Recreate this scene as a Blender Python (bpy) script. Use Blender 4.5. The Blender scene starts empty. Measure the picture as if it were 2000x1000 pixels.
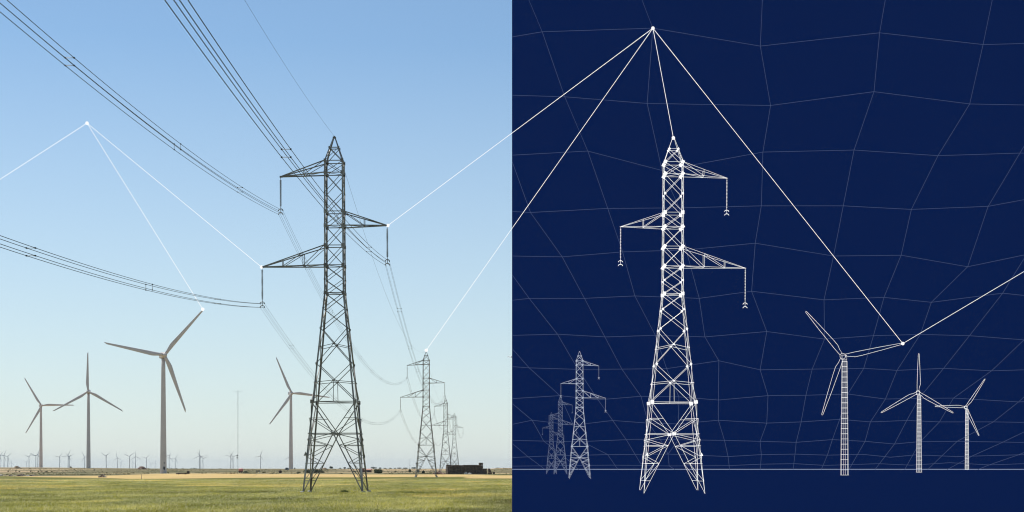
import bpy, bmesh, math, random
import numpy as np
from mathutils import Vector, Matrix
random.seed(7)
rng = np.random.default_rng(7)
SC = bpy.context.scene
COL = SC.collection
PI = math.pi

# ------------------------------------------------------------------ camera
EYE, FPX, HY, CX = 3.05, 3200.0, 915.5, 1000.0
cam_d = bpy.data.cameras.new('camera')
cam_d.sensor_width = 36
cam_d.lens = FPX / 2000 * 36
cam_d.shift_y = (HY - 500) / 2000
cam_d.clip_start = 0.5
cam_d.clip_end = 60000
cam = bpy.data.objects.new('camera', cam_d)
cam.location = (0, 0, EYE)
cam.rotation_euler = (PI / 2, 0, 0)
COL.objects.link(cam)
SC.camera = cam


def smooth(a, b, x):
    t = np.clip((x - a) / (b - a), 0, 1)
    return t * t * (3 - 2 * t)


def terrain(x, y):
    """height of the plain: flat near the line, a low rise beyond a kilometre"""
    x = np.asarray(x, float)
    y = np.asarray(y, float)
    t = x / np.maximum(y, 50)
    z = 3.0 * smooth(1000, 1720, y)
    z = z + 1.15 * smooth(1250, 1900, y) * smooth(-0.215, -0.30, t) * (1 - smooth(2600, 5000, y))
    z = z + 0.3 * smooth(1250, 1900, y) * smooth(-0.12, -0.23, t) * (1 - smooth(2600, 5000, y))
    z = z + .8 * smooth(-0.016, -0.005, t) * smooth(1050, 1500, y) * (1 - smooth(1600, 2300, y))
    z = z + 0.14 * np.sin(x * .011 + y * .004) * smooth(300, 1200, y) * (1 - smooth(3000, 6000, y))
    return z


def world(px, py, d):
    return Vector(((px - CX) / FPX * d, d, EYE + (HY - py) / FPX * d))


def on_ground(px, py):
    """where the sight line to this row of the plain meets it"""
    lo, hi = 60.0, 2600.0
    for _ in range(60):
        m = (lo + hi) / 2
        z = float(terrain((px - CX) / FPX * m, m))
        y = HY + (EYE - z) * FPX / m
        if y > py:
            lo = m
        else:
            hi = m
    d = (lo + hi) / 2
    x = (px - CX) / FPX * d
    return Vector((x, d, float(terrain(x, d))))


def at(px, d):
    x = (px - CX) / FPX * d
    return Vector((x, d, float(terrain(x, d))))


# ------------------------------------------------------------------ materials
def new_mat(name):
    m = bpy.data.materials.new(name)
    m.use_nodes = True
    nt = m.node_tree
    return m, nt, nt.nodes['Principled BSDF']


def mottled(name, c1, c2, scale=3.0, rough=0.8, metal=0.0, coords='Object', detail=5, c3=None):
    m, nt, b = new_mat(name)
    tc = nt.nodes.new('ShaderNodeTexCoord')
    n = nt.nodes.new('ShaderNodeTexNoise')
    n.inputs['Scale'].default_value = scale
    n.inputs['Detail'].default_value = detail
    nt.links.new(tc.outputs[coords], n.inputs['Vector'])
    r = nt.nodes.new('ShaderNodeValToRGB')
    r.color_ramp.elements[0].position = .35
    r.color_ramp.elements[1].position = .65
    r.color_ramp.elements[0].color = (*c1, 1)
    r.color_ramp.elements[1].color = (*c2, 1)
    if c3:
        e = r.color_ramp.elements.new(.5)
        e.color = (*c3, 1)
    nt.links.new(n.outputs['Fac'], r.inputs['Fac'])
    nt.links.new(r.outputs['Color'], b.inputs['Base Color'])
    b.inputs['Roughness'].default_value = rough
    b.inputs['Metallic'].default_value = metal
    return m


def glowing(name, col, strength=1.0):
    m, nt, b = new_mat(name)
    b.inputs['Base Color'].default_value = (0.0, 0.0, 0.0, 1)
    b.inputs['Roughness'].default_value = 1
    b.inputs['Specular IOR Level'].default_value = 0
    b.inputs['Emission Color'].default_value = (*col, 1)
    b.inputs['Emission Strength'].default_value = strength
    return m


M = {}
M['steel'] = mottled('galvanised_steel', (.12, .105, .09), (.40, .38, .34), .45, .5, .15, c3=(.22, .20, .175))
M['steel_pale'] = mottled('pale_galvanised_steel', (.17, .16, .145), (.50, .48, .44), .5, .5, .1, c3=(.27, .255, .23))
M['wire'] = mottled('dark_conductor', (.055, .055, .06), (.085, .085, .09), .5, .55, .3)
M['clamp'] = mottled('dark_clamp', (.02, .02, .022), (.035, .035, .037), 2, .6, .3)
M['insulator'] = mottled('brown_glass_insulator', (.10, .085, .07), (.17, .15, .13), 3, .25)
M['footing'] = mottled('concrete_footing', (.42, .40, .36), (.55, .53, .48), 3, .9)
M['turbine'] = mottled('turbine_paint', (.60, .535, .48), (.66, .59, .53), .12, .45)
M['turbine_far'] = mottled('far_turbine_darkened', (.30, .31, .32), (.34, .35, .36), .12, .5)  # same white turbines, shaded contrast against the haze put into the colour
M['turbine_dark'] = mottled('dark_opening', (.03, .035, .04), (.05, .055, .06), 2, .6)
M['logo_grey'] = mottled('grey_marking', (.18, .2, .23), (.22, .24, .27), 2, .6)
M['mast'] = mottled('mast_steel', (.42, .42, .42), (.55, .55, .55), .5, .5, .1)
M['bale'] = mottled('old_straw_bales', (.065, .042, .026), (.21, .14, .085), 1.6, .95, c3=(.115, .075, .048))
M['rock'] = mottled('field_stone', (.16, .12, .09), (.52, .46, .38), 1.2, .9, c3=(.27, .21, .165))
M['rock_pale'] = mottled('pale_stone', (.42, .38, .32), (.68, .64, .57), 1.4, .9)
M['earth'] = mottled('earth_heap', (.22, .15, .09), (.42, .31, .19), .9, .95)
M['rubble'] = mottled('brick_rubble', (.13, .075, .05), (.36, .24, .17), .8, .95)
M['leaf'] = mottled('dark_leaves', (.030, .042, .016), (.085, .10, .040), .9, .8)
M['leaf_pale'] = mottled('olive_leaves', (.075, .085, .028), (.16, .17, .06), .9, .8)
M['bark'] = mottled('bark', (.06, .045, .03), (.12, .09, .06), 2, .95)
M['brick'] = mottled('old_brick_wall', (.10, .060, .045), (.20, .125, .09), .9, .95)
M['roof'] = mottled('red_tiles', (.42, .21, .15), (.55, .30, .22), 1.1, .9)
M['rust_red'] = mottled('faded_red_paint', (.55, .20, .15), (.68, .28, .21), 1.1, .6)
M['dark_metal'] = mottled('dark_farm_metal', (.025, .024, .022), (.06, .055, .05), 1.1, .7)
M['tarp'] = mottled('pale_sheeting', (.45, .42, .38), (.70, .66, .60), .9, .8)
M['wood'] = mottled('grey_wood', (.10, .085, .065), (.17, .15, .12), 3, .9)
M['hut'] = mottled('grey_sheet_roof', (.22, .25, .28), (.32, .35, .38), .8, .6)
M['navy'] = glowing('navy_emission', (.0028, .0112, .0610), 1.0)  # even navy put in as emission so floor and wall take no shading
M['glow'] = glowing('white_line_emission', (1, 1, 1), 1.0)  # drawn white lines, their whiteness put in as emission instead of sunlight
M['glow_soft'] = glowing('soft_line_emission', (.38, .42, .52), 1.0)
M['glow_dim'] = glowing('dim_line_emission', (.115, .14, .225), 1.0)
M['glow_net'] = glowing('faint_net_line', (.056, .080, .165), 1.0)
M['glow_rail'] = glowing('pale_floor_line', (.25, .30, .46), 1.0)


# ------------------------------------------------------------------ mesh helper
class MB:
    def __init__(s):
        s.v, s.f, s.sm = [], [], []

    def add(s, vs, fs, smooth_=False):
        o = len(s.v)
        s.v += [tuple(v) for v in vs]
        s.f += [tuple(i + o for i in f) for f in fs]
        s.sm += [smooth_] * len(fs)
        return s

    def box(s, c, size, mat=None):
        x, y, z = (k / 2 for k in size)
        vs = [Vector((sx * x, sy * y, sz * z)) for sx in (-1, 1) for sy in (-1, 1) for sz in (-1, 1)]
        if mat:
            vs = [mat @ v for v in vs]
        c = Vector(c)
        return s.add([v + c for v in vs],
                     [(0, 1, 3, 2), (4, 6, 7, 5), (0, 4, 5, 1), (2, 3, 7, 6), (0, 2, 6, 4), (1, 5, 7, 3)])

    def bar(s, p, q, w, h=None):
        """square section from p to q"""
        h = h or w
        p, q = Vector(p), Vector(q)
        d = (q - p)
        if d.length < 1e-6:
            return s
        d.normalize()
        up = Vector((0, 0, 1)) if abs(d.z) < .95 else Vector((0, 1, 0))
        a = d.cross(up).normalized()
        b = a.cross(d)
        vs = []
        for c in (p, q):
            for sa, sb in ((-1, -1), (1, -1), (1, 1), (-1, 1)):
                vs.append(c + a * (sa * w / 2) + b * (sb * h / 2))
        return s.add(vs, [(0, 1, 2, 3), (7, 6, 5, 4), (0, 4, 5, 1), (1, 5, 6, 2), (2, 6, 7, 3), (3, 7, 4, 0)])

    def angle(s, p, q, w, dx, dy, t=.035):
        """L section leg: two plates opening in directions dx, dy"""
        p, q = Vector(p), Vector(q)
        for d, n in ((Vector((dx, 0, 0)), Vector((0, dy, 0))), (Vector((0, dy, 0)), Vector((dx, 0, 0)))):
            off = n * t * (.0 if d.x else 1.0)
            a0 = off if d.x else off * 0
            vs = []
            for c in (p, q):
                st = d * (t if d.y else 0)
                vs += [c + st, c + d * w, c + d * w + n * t, c + st + n * t]
            s.add(vs, [(0, 1, 2, 3), (7, 6, 5, 4), (0, 4, 5, 1), (1, 5, 6, 2), (2, 6, 7, 3), (3, 7, 4, 0)])
        return s

    def tube(s, pts, r, n=5, closed=False):
        pts = [Vector(p) for p in pts]
        rs = r if isinstance(r, (list, tuple)) else [r] * len(pts)
        L = len(pts)
        vs, fs = [], []
        for i, p in enumerate(pts):
            if closed:
                d = pts[(i + 1) % L] - pts[i - 1]
            else:
                d = pts[min(i + 1, L - 1)] - pts[max(i - 1, 0)]
            d.normalize()
            up = Vector((0, 0, 1)) if abs(d.z) < .9 else Vector((0, 1, 0))
            a = d.cross(up).normalized()
            b = a.cross(d)
            for k in range(n):
                t = 2 * PI * k / n
                vs.append(p + (a * math.cos(t) + b * math.sin(t)) * rs[i])
        for i in range(L if closed else L - 1):
            j = (i + 1) % L
            for k in range(n):
                k2 = (k + 1) % n
                fs.append((i * n + k, i * n + k2, j * n + k2, j * n + k))
        if not closed:
            fs.append(tuple(range(n))[::-1])
            fs.append(tuple((L - 1) * n + k for k in range(n)))
        return s.add(vs, fs, True)

    def lathe(s, prof, n=24, c=(0, 0, 0)):
        c = Vector(c)
        vs, fs = [], []
        for r, z in prof:
            for k in range(n):
                t = 2 * PI * k / n
                vs.append(c + Vector((r * math.cos(t), r * math.sin(t), z)))
        for i in range(len(prof) - 1):
            for k in range(n):
                k2 = (k + 1) % n
                fs.append((i * n + k, i * n + k2, (i + 1) * n + k2, (i + 1) * n + k))
        fs.append(tuple(range(n))[::-1])
        fs.append(tuple((len(prof) - 1) * n + k for k in range(n)))
        return s.add(vs, fs, True)

    def ball(s, c, r, n=14, m=9):
        prof = [(max(.002, r * math.sin(PI * i / m)), -r * math.cos(PI * i / m)) for i in range(m + 1)]
        return s.lathe(prof, n, c)

    def stone(s, c, r, seed, rough=.28):
        """a broken, faceted stone"""
        bm = bmesh.new()
        bmesh.ops.create_icosphere(bm, subdivisions=2, radius=1)
        rd = random.Random(seed)
        ph = [rd.uniform(0, 6) for _ in range(6)]
        c = Vector(c)
        vs = []
        for v in bm.verts:
            k = 1 + rough * (math.sin(3 * v.co.x + ph[0]) * math.sin(2.6 * v.co.y + ph[1]) +
                             .6 * math.sin(5 * v.co.z + ph[2] + 2 * v.co.x)) + rd.uniform(-.1, .1)
            vs.append(c + Vector((v.co.x * r[0] * k, v.co.y * r[1] * k, v.co.z * r[2] * k)))
        fs = [[v.index for v in f.verts] for f in bm.faces]
        bm.free()
        return s.add(vs, fs)

    def build(s, name, mat, parent=None):
        me = bpy.data.meshes.new(name)
        me.from_pydata(s.v, [], s.f)
        me.polygons.foreach_set('use_smooth', s.sm)
        me.materials.append(mat)
        me.update()
        o = bpy.data.objects.new(name, me)
        COL.objects.link(o)
        if parent:
            o.parent = parent
        return o


def tag(o, label, cat, group=None):
    o['label'] = label
    o['category'] = cat
    if group:
        o['group'] = group
    return o


def thing(name, label, cat, loc=(0, 0, 0), rz=0, group=None):
    o = bpy.data.objects.new(name, None)
    o.empty_display_size = .5
    COL.objects.link(o)
    o.location = loc
    o.rotation_euler = (0, 0, rz)
    return tag(o, label, cat, group)


def copy_tree(o, parent=None):
    c = o.copy()
    COL.objects.link(c)
    c.parent = parent
    for ch in list(o.children):
        copy_tree(ch, c)
    return c


# ------------------------------------------------------------------ ground
GREEN, STRAW = np.array((.150, .150, .032)), np.array((.60, .425, .175))
TAN, OLIVE = np.array((.47, .345, .20)), np.array((.135, .128, .060))
DRY = np.array((.36, .29, .15))


def vnoise(x, y, seed):
    """value noise"""
    xi, yi = np.floor(x).astype(int), np.floor(y).astype(int)
    xf, yf = x - xi, y - yi
    u, v = xf * xf * (3 - 2 * xf), yf * yf * (3 - 2 * yf)

    def h(a, b):
        n = np.sin(a * 127.1 + b * 311.7 + seed * 74.7) * 43758.5453
        return n - np.floor(n)
    return ((h(xi, yi) * (1 - u) + h(xi + 1, yi) * u) * (1 - v) +
            (h(xi, yi + 1) * (1 - u) + h(xi + 1, yi + 1) * u) * v)


def fields(X, Y):
    """which crop stands where on the plain"""
    t = X / np.maximum(Y, 60)
    edge = np.interp(t, [-.33, -.3125, -.29, -.25, -.234, -.20, -.156, -.09, -.04, -.02, 0], [690, 680, 600, 545, 500, 520, 560, 590, 610, 640, 600])
    edge = edge + 26 * (vnoise(X * .05, Y * .01, 1) - .5)
    c = np.empty(X.shape + (3,))
    n1 = vnoise(X * .035, Y * .016, 2)
    n2 = vnoise(X * .11 + 7, Y * .035, 3)
    n3 = vnoise(X * .35, Y * .09, 4)
    k = smooth(.50, .80, n1 * .40 + n2 * .60)[..., None] * .62
    g = GREEN * (1 - k) + np.array((.33, .27, .10)) * k
    g = g * (0.86 + .28 * n3[..., None])
    c[:] = g
    # stubble strip
    w = smooth(-8, 8, Y - edge)[..., None]
    s = STRAW * (.90 + .2 * n2[..., None])
    c = c * (1 - w) + s * w
    # scrubby verge behind the stubble
    e2 = np.interp(t, [-.3125, -.285, -.25, -.2, -.15, -.04, 0], [655, 655, 700, 1010, 900, 880, 800]) + 60 * (vnoise(X * .03, Y * .008, 9) - .5)
    w = smooth(-20, 20, Y - e2)[..., None]
    k = smooth(.40, .66, vnoise(X * .02, Y * .012, 6) * .6 + .4 * vnoise(X * .09, Y * .03, 8))[..., None]
    s = OLIVE * (1 - k) + DRY * k
    c = c * (1 - w) + s * w
    # dry far fields with darker hedge strips
    e3 = np.interp(t, [-.3125, -.25, -.2, -.1, 0], [1130, 1190, 1330, 1180, 1120]) + 80 * (vnoise(X * .012, Y * .004, 11) - .5)
    w = smooth(-25, 25, Y - e3)[..., None]
    k = smooth(.46, .68, vnoise(X * .010, Y * .0075, 12))[..., None] * .8
    s = TAN * (1 - k) + OLIVE * k
    c = c * (1 - w) + s * w
    w = smooth(1560, 1760, Y)[..., None]
    k = smooth(.35, .65, vnoise(X * .004, Y * .0015, 14))[..., None]
    c = c * (1 - w) + (TAN * .9 * (1 - k) + OLIVE * 1.15 * k) * w
    # green tongue and pale strip at the right edge
    w = (smooth(-.031, -.026, t) * smooth(505, 520, Y) * (1 - smooth(690, 720, Y)))[..., None]
    c = c * (1 - w) + STRAW * w
    w = (smooth(-.022, -.006, t) * smooth(740, 770, Y) * (1 - smooth(880, 920, Y)))[..., None]
    c = c * (1 - w) + GREEN * .75 * w
    return c


def colour_attr(me, name, cols):
    a = me.color_attributes.new(name, 'FLOAT_COLOR', 'POINT')
    buf = np.ones((len(me.vertices), 4), 'f')
    buf[:, :3] = cols
    a.data.foreach_set('color', buf.ravel())


def ground():
    ts = np.concatenate([np.linspace(-1.2, -.42, 14), np.linspace(-.40, .06, 190), np.linspace(.1, 1.2, 16)])
    ys = np.concatenate([np.linspace(-420, 90, 12), np.geomspace(100, 420, 90), np.geomspace(424, 2400, 260), np.geomspace(2450, 24800, 44)])
    T, Y = np.meshgrid(ts, ys)
    X = T * np.maximum(Y, 250)
    near = Y < 250
    X = np.where(near, T * 250 + 0, X)
    Z = terrain(X, Y)
    n, m = X.shape
    vs = np.stack([X, Y, Z], -1).reshape(-1, 3)
    idx = np.arange(n * m).reshape(n, m)
    q = np.stack([idx[:-1, :-1], idx[:-1, 1:], idx[1:, 1:], idx[1:, :-1]], -1).reshape(-1, 4)
    me = bpy.data.meshes.new('ground')
    me.from_pydata(vs.tolist(), [], q.tolist())
    colour_attr(me, 'field', fields(X, Y).reshape(-1, 3))
    mat, nt, b = new_mat('plain_of_fields')
    at_ = nt.nodes.new('ShaderNodeVertexColor')
    at_.layer_name = 'field'
    geo = nt.nodes.new('ShaderNodeNewGeometry')
    cur = at_.outputs['Color']
    for sx, sy, lo, hi in ((6, 3.5, .72, 1.22), (.9, .3, .82, 1.16), (.12, .02, .9, 1.1)):
        mp = nt.nodes.new('ShaderNodeMapping')
        mp.inputs['Scale'].default_value = (sx, sy, 1)
        nz = nt.nodes.new('ShaderNodeTexNoise')
        nz.inputs['Scale'].default_value = 1
        nz.inputs['Detail'].default_value = 4
        mr = nt.nodes.new('ShaderNodeMapRange')
        mr.inputs['From Min'].default_value = .3
        mr.inputs['From Max'].default_value = .7
        mr.inputs['To Min'].default_value = lo
        mr.inputs['To Max'].default_value = hi
        mx = nt.nodes.new('ShaderNodeMix')
        mx.data_type = 'RGBA'
        mx.blend_type = 'MULTIPLY'
        mx.inputs[0].default_value = 1
        nt.links.new(geo.outputs['Position'], mp.inputs['Vector'])
        nt.links.new(mp.outputs['Vector'], nz.inputs['Vector'])
        nt.links.new(nz.outputs['Fac'], mr.inputs['Value'])
        nt.links.new(cur, mx.inputs[6])
        nt.links.new(mr.outputs['Result'], mx.inputs[7])
        cur = mx.outputs[2]
    nt.links.new(cur, b.inputs['Base Color'])
    b.inputs['Roughness'].default_value = 1
    b.inputs['Specular IOR Level'].default_value = .1
    me.materials.append(mat)
    me.polygons.foreach_set('use_smooth', [True] * len(me.polygons))
    o = bpy.data.objects.new('ground', me)
    COL.objects.link(o)
    o['kind'] = 'structure'
    return o


def crop():
    """green cereal crop of the nearest field: blades in tufts"""
    N = 165000
    u = rng.random(N)
    Y = 108 * (470 / 108) ** u
    X = -(rng.random(N) * (.335 * Y + 2)) - .05
    keep = np.ones(N, bool)
    n1 = vnoise(X * .05, Y * .03, 21)
    base = fields(X, Y)
    sc = (Y / 130) ** .55
    fade = 1 - .8 * smooth(200, 460, Y)
    low_ = 1 - .65 * (1 - smooth(4.5, 8, np.hypot((X + 22.3), (Y - 208) * .8)))
    B = 6
    verts = np.empty((N, B, 3, 3))
    cols = np.empty((N, B, 3, 3))
    g = vnoise(X * .25, Y * .12, 22)
    clump = vnoise(X * .9, Y * .45, 25)
    patch = smooth(.2, .8, .5 * vnoise(X * .13, Y * .055, 41) + .3 * vnoise(X * .45, Y * .17, 42) + .2 * vnoise(X * 1.6, Y * .8, 43) + .10 * smooth(120, 190, Y))
    for k in range(B):
        a = rng.random(N) * 2 * PI
        lean = rng.random(N) * .28 + .03
        h = fade * low_ * (.13 + .15 * rng.random(N)) * (.65 + .7 * clump) * (0.9 + .2 * n1)
        w = (.018 + .022 * rng.random(N)) * sc
        ox, oy = rng.normal(0, .12, N) * sc, rng.normal(0, .14, N) * sc
        bx, by = np.minimum(X + ox, -.12), Y + oy
        verts[:, k, 0] = np.stack([bx - w, by, np.zeros(N) - .02], -1)
        verts[:, k, 1] = np.stack([bx + w, by, np.zeros(N) - .02], -1)
        verts[:, k, 2] = np.stack([np.minimum(bx + np.cos(a) * lean, -.02), by + np.sin(a) * lean, h], -1)
        ear = (rng.random(N) < .16 + .34 * g)[:, None]
        tint = (.35 + 1.25 * rng.random(N))[:, None]
        c = base * 2.55 * tint * np.array((1.06, 1.0, .76)) * (.8 + .4 * g[:, None]) * (.66 + .68 * patch[:, None]) * (np.array((.93, 1.0, 1.0)) * (1 - patch[:, None]) + np.array((1.06, 1.0, .92)) * patch[:, None])
        tip = np.where(ear, np.array((.92, .84, .48)) * (.8 + .4 * rng.random(N))[:, None], c)
        low = np.where(ear, c * .5 + tip * .5, c)
        cols[:, k, 0] = low
        cols[:, k, 1] = low
        cols[:, k, 2] = tip
    V = verts.reshape(-1, 3)
    n = len(V)
    me = bpy.data.meshes.new('crop')
    me.vertices.add(n)
    me.vertices.foreach_set('co', V.astype('f').ravel())
    me.loops.add(n)
    me.loops.foreach_set('vertex_index', np.arange(n, dtype='i'))
    me.polygons.add(n // 3)
    me.polygons.foreach_set('loop_start', np.arange(0, n, 3, dtype='i'))
    me.update(calc_edges=True)
    colour_attr(me, 'blade', cols.reshape(-1, 3))
    mat, nt, b = new_mat('cereal_blades')
    at_ = nt.nodes.new('ShaderNodeVertexColor')
    at_.layer_name = 'blade'
    nt.links.new(at_.outputs['Color'], b.inputs['Base Color'])
    b.inputs['Roughness'].default_value = .75
    tr = nt.nodes.new('ShaderNodeBsdfTranslucent')
    nt.links.new(at_.outputs['Color'], tr.inputs['Color'])
    mx = nt.nodes.new('ShaderNodeMixShader')
    mx.inputs[0].default_value = .4
    nt.links.new(b.outputs[0], mx.inputs[1])
    nt.links.new(tr.outputs[0], mx.inputs[2])
    nt.links.new(mx.outputs[0], nt.nodes['Material Output'].inputs['Surface'])
    me.materials.append(mat)
    o = bpy.data.objects.new('crop', me)
    COL.objects.link(o)
    o['kind'] = 'stuff'
    o['label'] = 'green cereal crop with straw coloured ears across the near field'
    o['category'] = 'crop'
    return o




def scrub():
    """dry grass and thistles of the rough verge, too many to count"""
    N = 9000
    t = -.335 + rng.random(N) * .335
    Y = 640 + 1000 * rng.random(N) ** 1.2
    X = t * Y
    keep = (Y > np.interp(t, [-.3125, -.285, -.25, -.2, -.15, -.04, 0], [745, 750, 760, 1050, 940, 920, 870])) & (vnoise(X * .03, Y * .014, 31) * .6 + .4 * vnoise(X * .12, Y * .05, 32) > .5)
    X, Y = X[keep], Y[keep]
    Z = terrain(X, Y)
    n = len(X)
    B = 5
    V = np.empty((n, B, 3, 3))
    C = np.empty((n, B, 3, 3))
    green = rng.random(n) < .6
    col = np.where(green[:, None], np.array((.115, .12, .052)), np.array((.30, .23, .125))) * (.6 + .8 * rng.random(n))[:, None]
    s_ = .28 + .55 * rng.random(n) ** 2
    for k in range(B):
        ox, oy = rng.normal(0, .5, n) * s_, rng.normal(0, .5, n) * s_
        w_, h_ = .28 * s_, (.35 + .5 * rng.random(n)) * s_
        V[:, k, 0] = np.stack([X + ox - w_, Y + oy, Z - .1], -1)
        V[:, k, 1] = np.stack([X + ox + w_, Y + oy, Z - .1], -1)
        V[:, k, 2] = np.stack([X + ox + rng.normal(0, .2, n), Y + oy, Z + h_], -1)
        C[:, k] = (col * (.8 + .4 * rng.random(n))[:, None])[:, None, :]
    V = V.reshape(-1, 3)
    me = bpy.data.meshes.new('scrub')
    me.from_pydata(V.tolist(), [], np.arange(len(V)).reshape(-1, 3).tolist())
    colour_attr(me, 'blade', C.reshape(-1, 3))
    me.materials.append(bpy.data.materials['cereal_blades'])
    o = bpy.data.objects.new('scrub', me)
    COL.objects.link(o)
    o['kind'] = 'stuff'
    o['label'] = 'dry grass and green scrub of the rough verge behind the stubble'
    o['category'] = 'scrub'


ground()
crop()
scrub()

# ------------------------------------------------------------------ lattice pylon
LV = [(45.2, 0.12), (43.75, .66), (42.0, 1.2), (40.5, 1.2), (38.0, 1.21), (35.6, 1.22), (33.8, 1.23), (31.3, 1.24),
      (28.8, 1.25), (27.0, 1.26), (25.3, 1.27), (23.3, 1.45), (20.8, 1.76), (16.3, 2.25), (11.5, 2.84), (7.5, 3.20), (0, 3.82)]
RINGS = {1, 2, 3, 5, 6, 7, 8, 10, 14, 15}
CORN = ((-1, -1), (1, -1), (1, 1), (-1, 1))
TIPS = [(-6.85, 40.15, 35.85), (6.65, 33.9, 29.35), (-9.25, 28.7, 24.05)]   # arm tip x, tip z, conductor clamp z


def width_at(z):
    for (z1, w1), (z0, w0) in zip(LV, LV[1:]):
        if z0 <= z <= z1:
            return w0 + (w1 - w0) * (z - z0) / (z1 - z0)
    return LV[-1][1]


def corner(c, z):
    w = width_at(z)
    return Vector((c[0] * w, c[1] * w, z))


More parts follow.
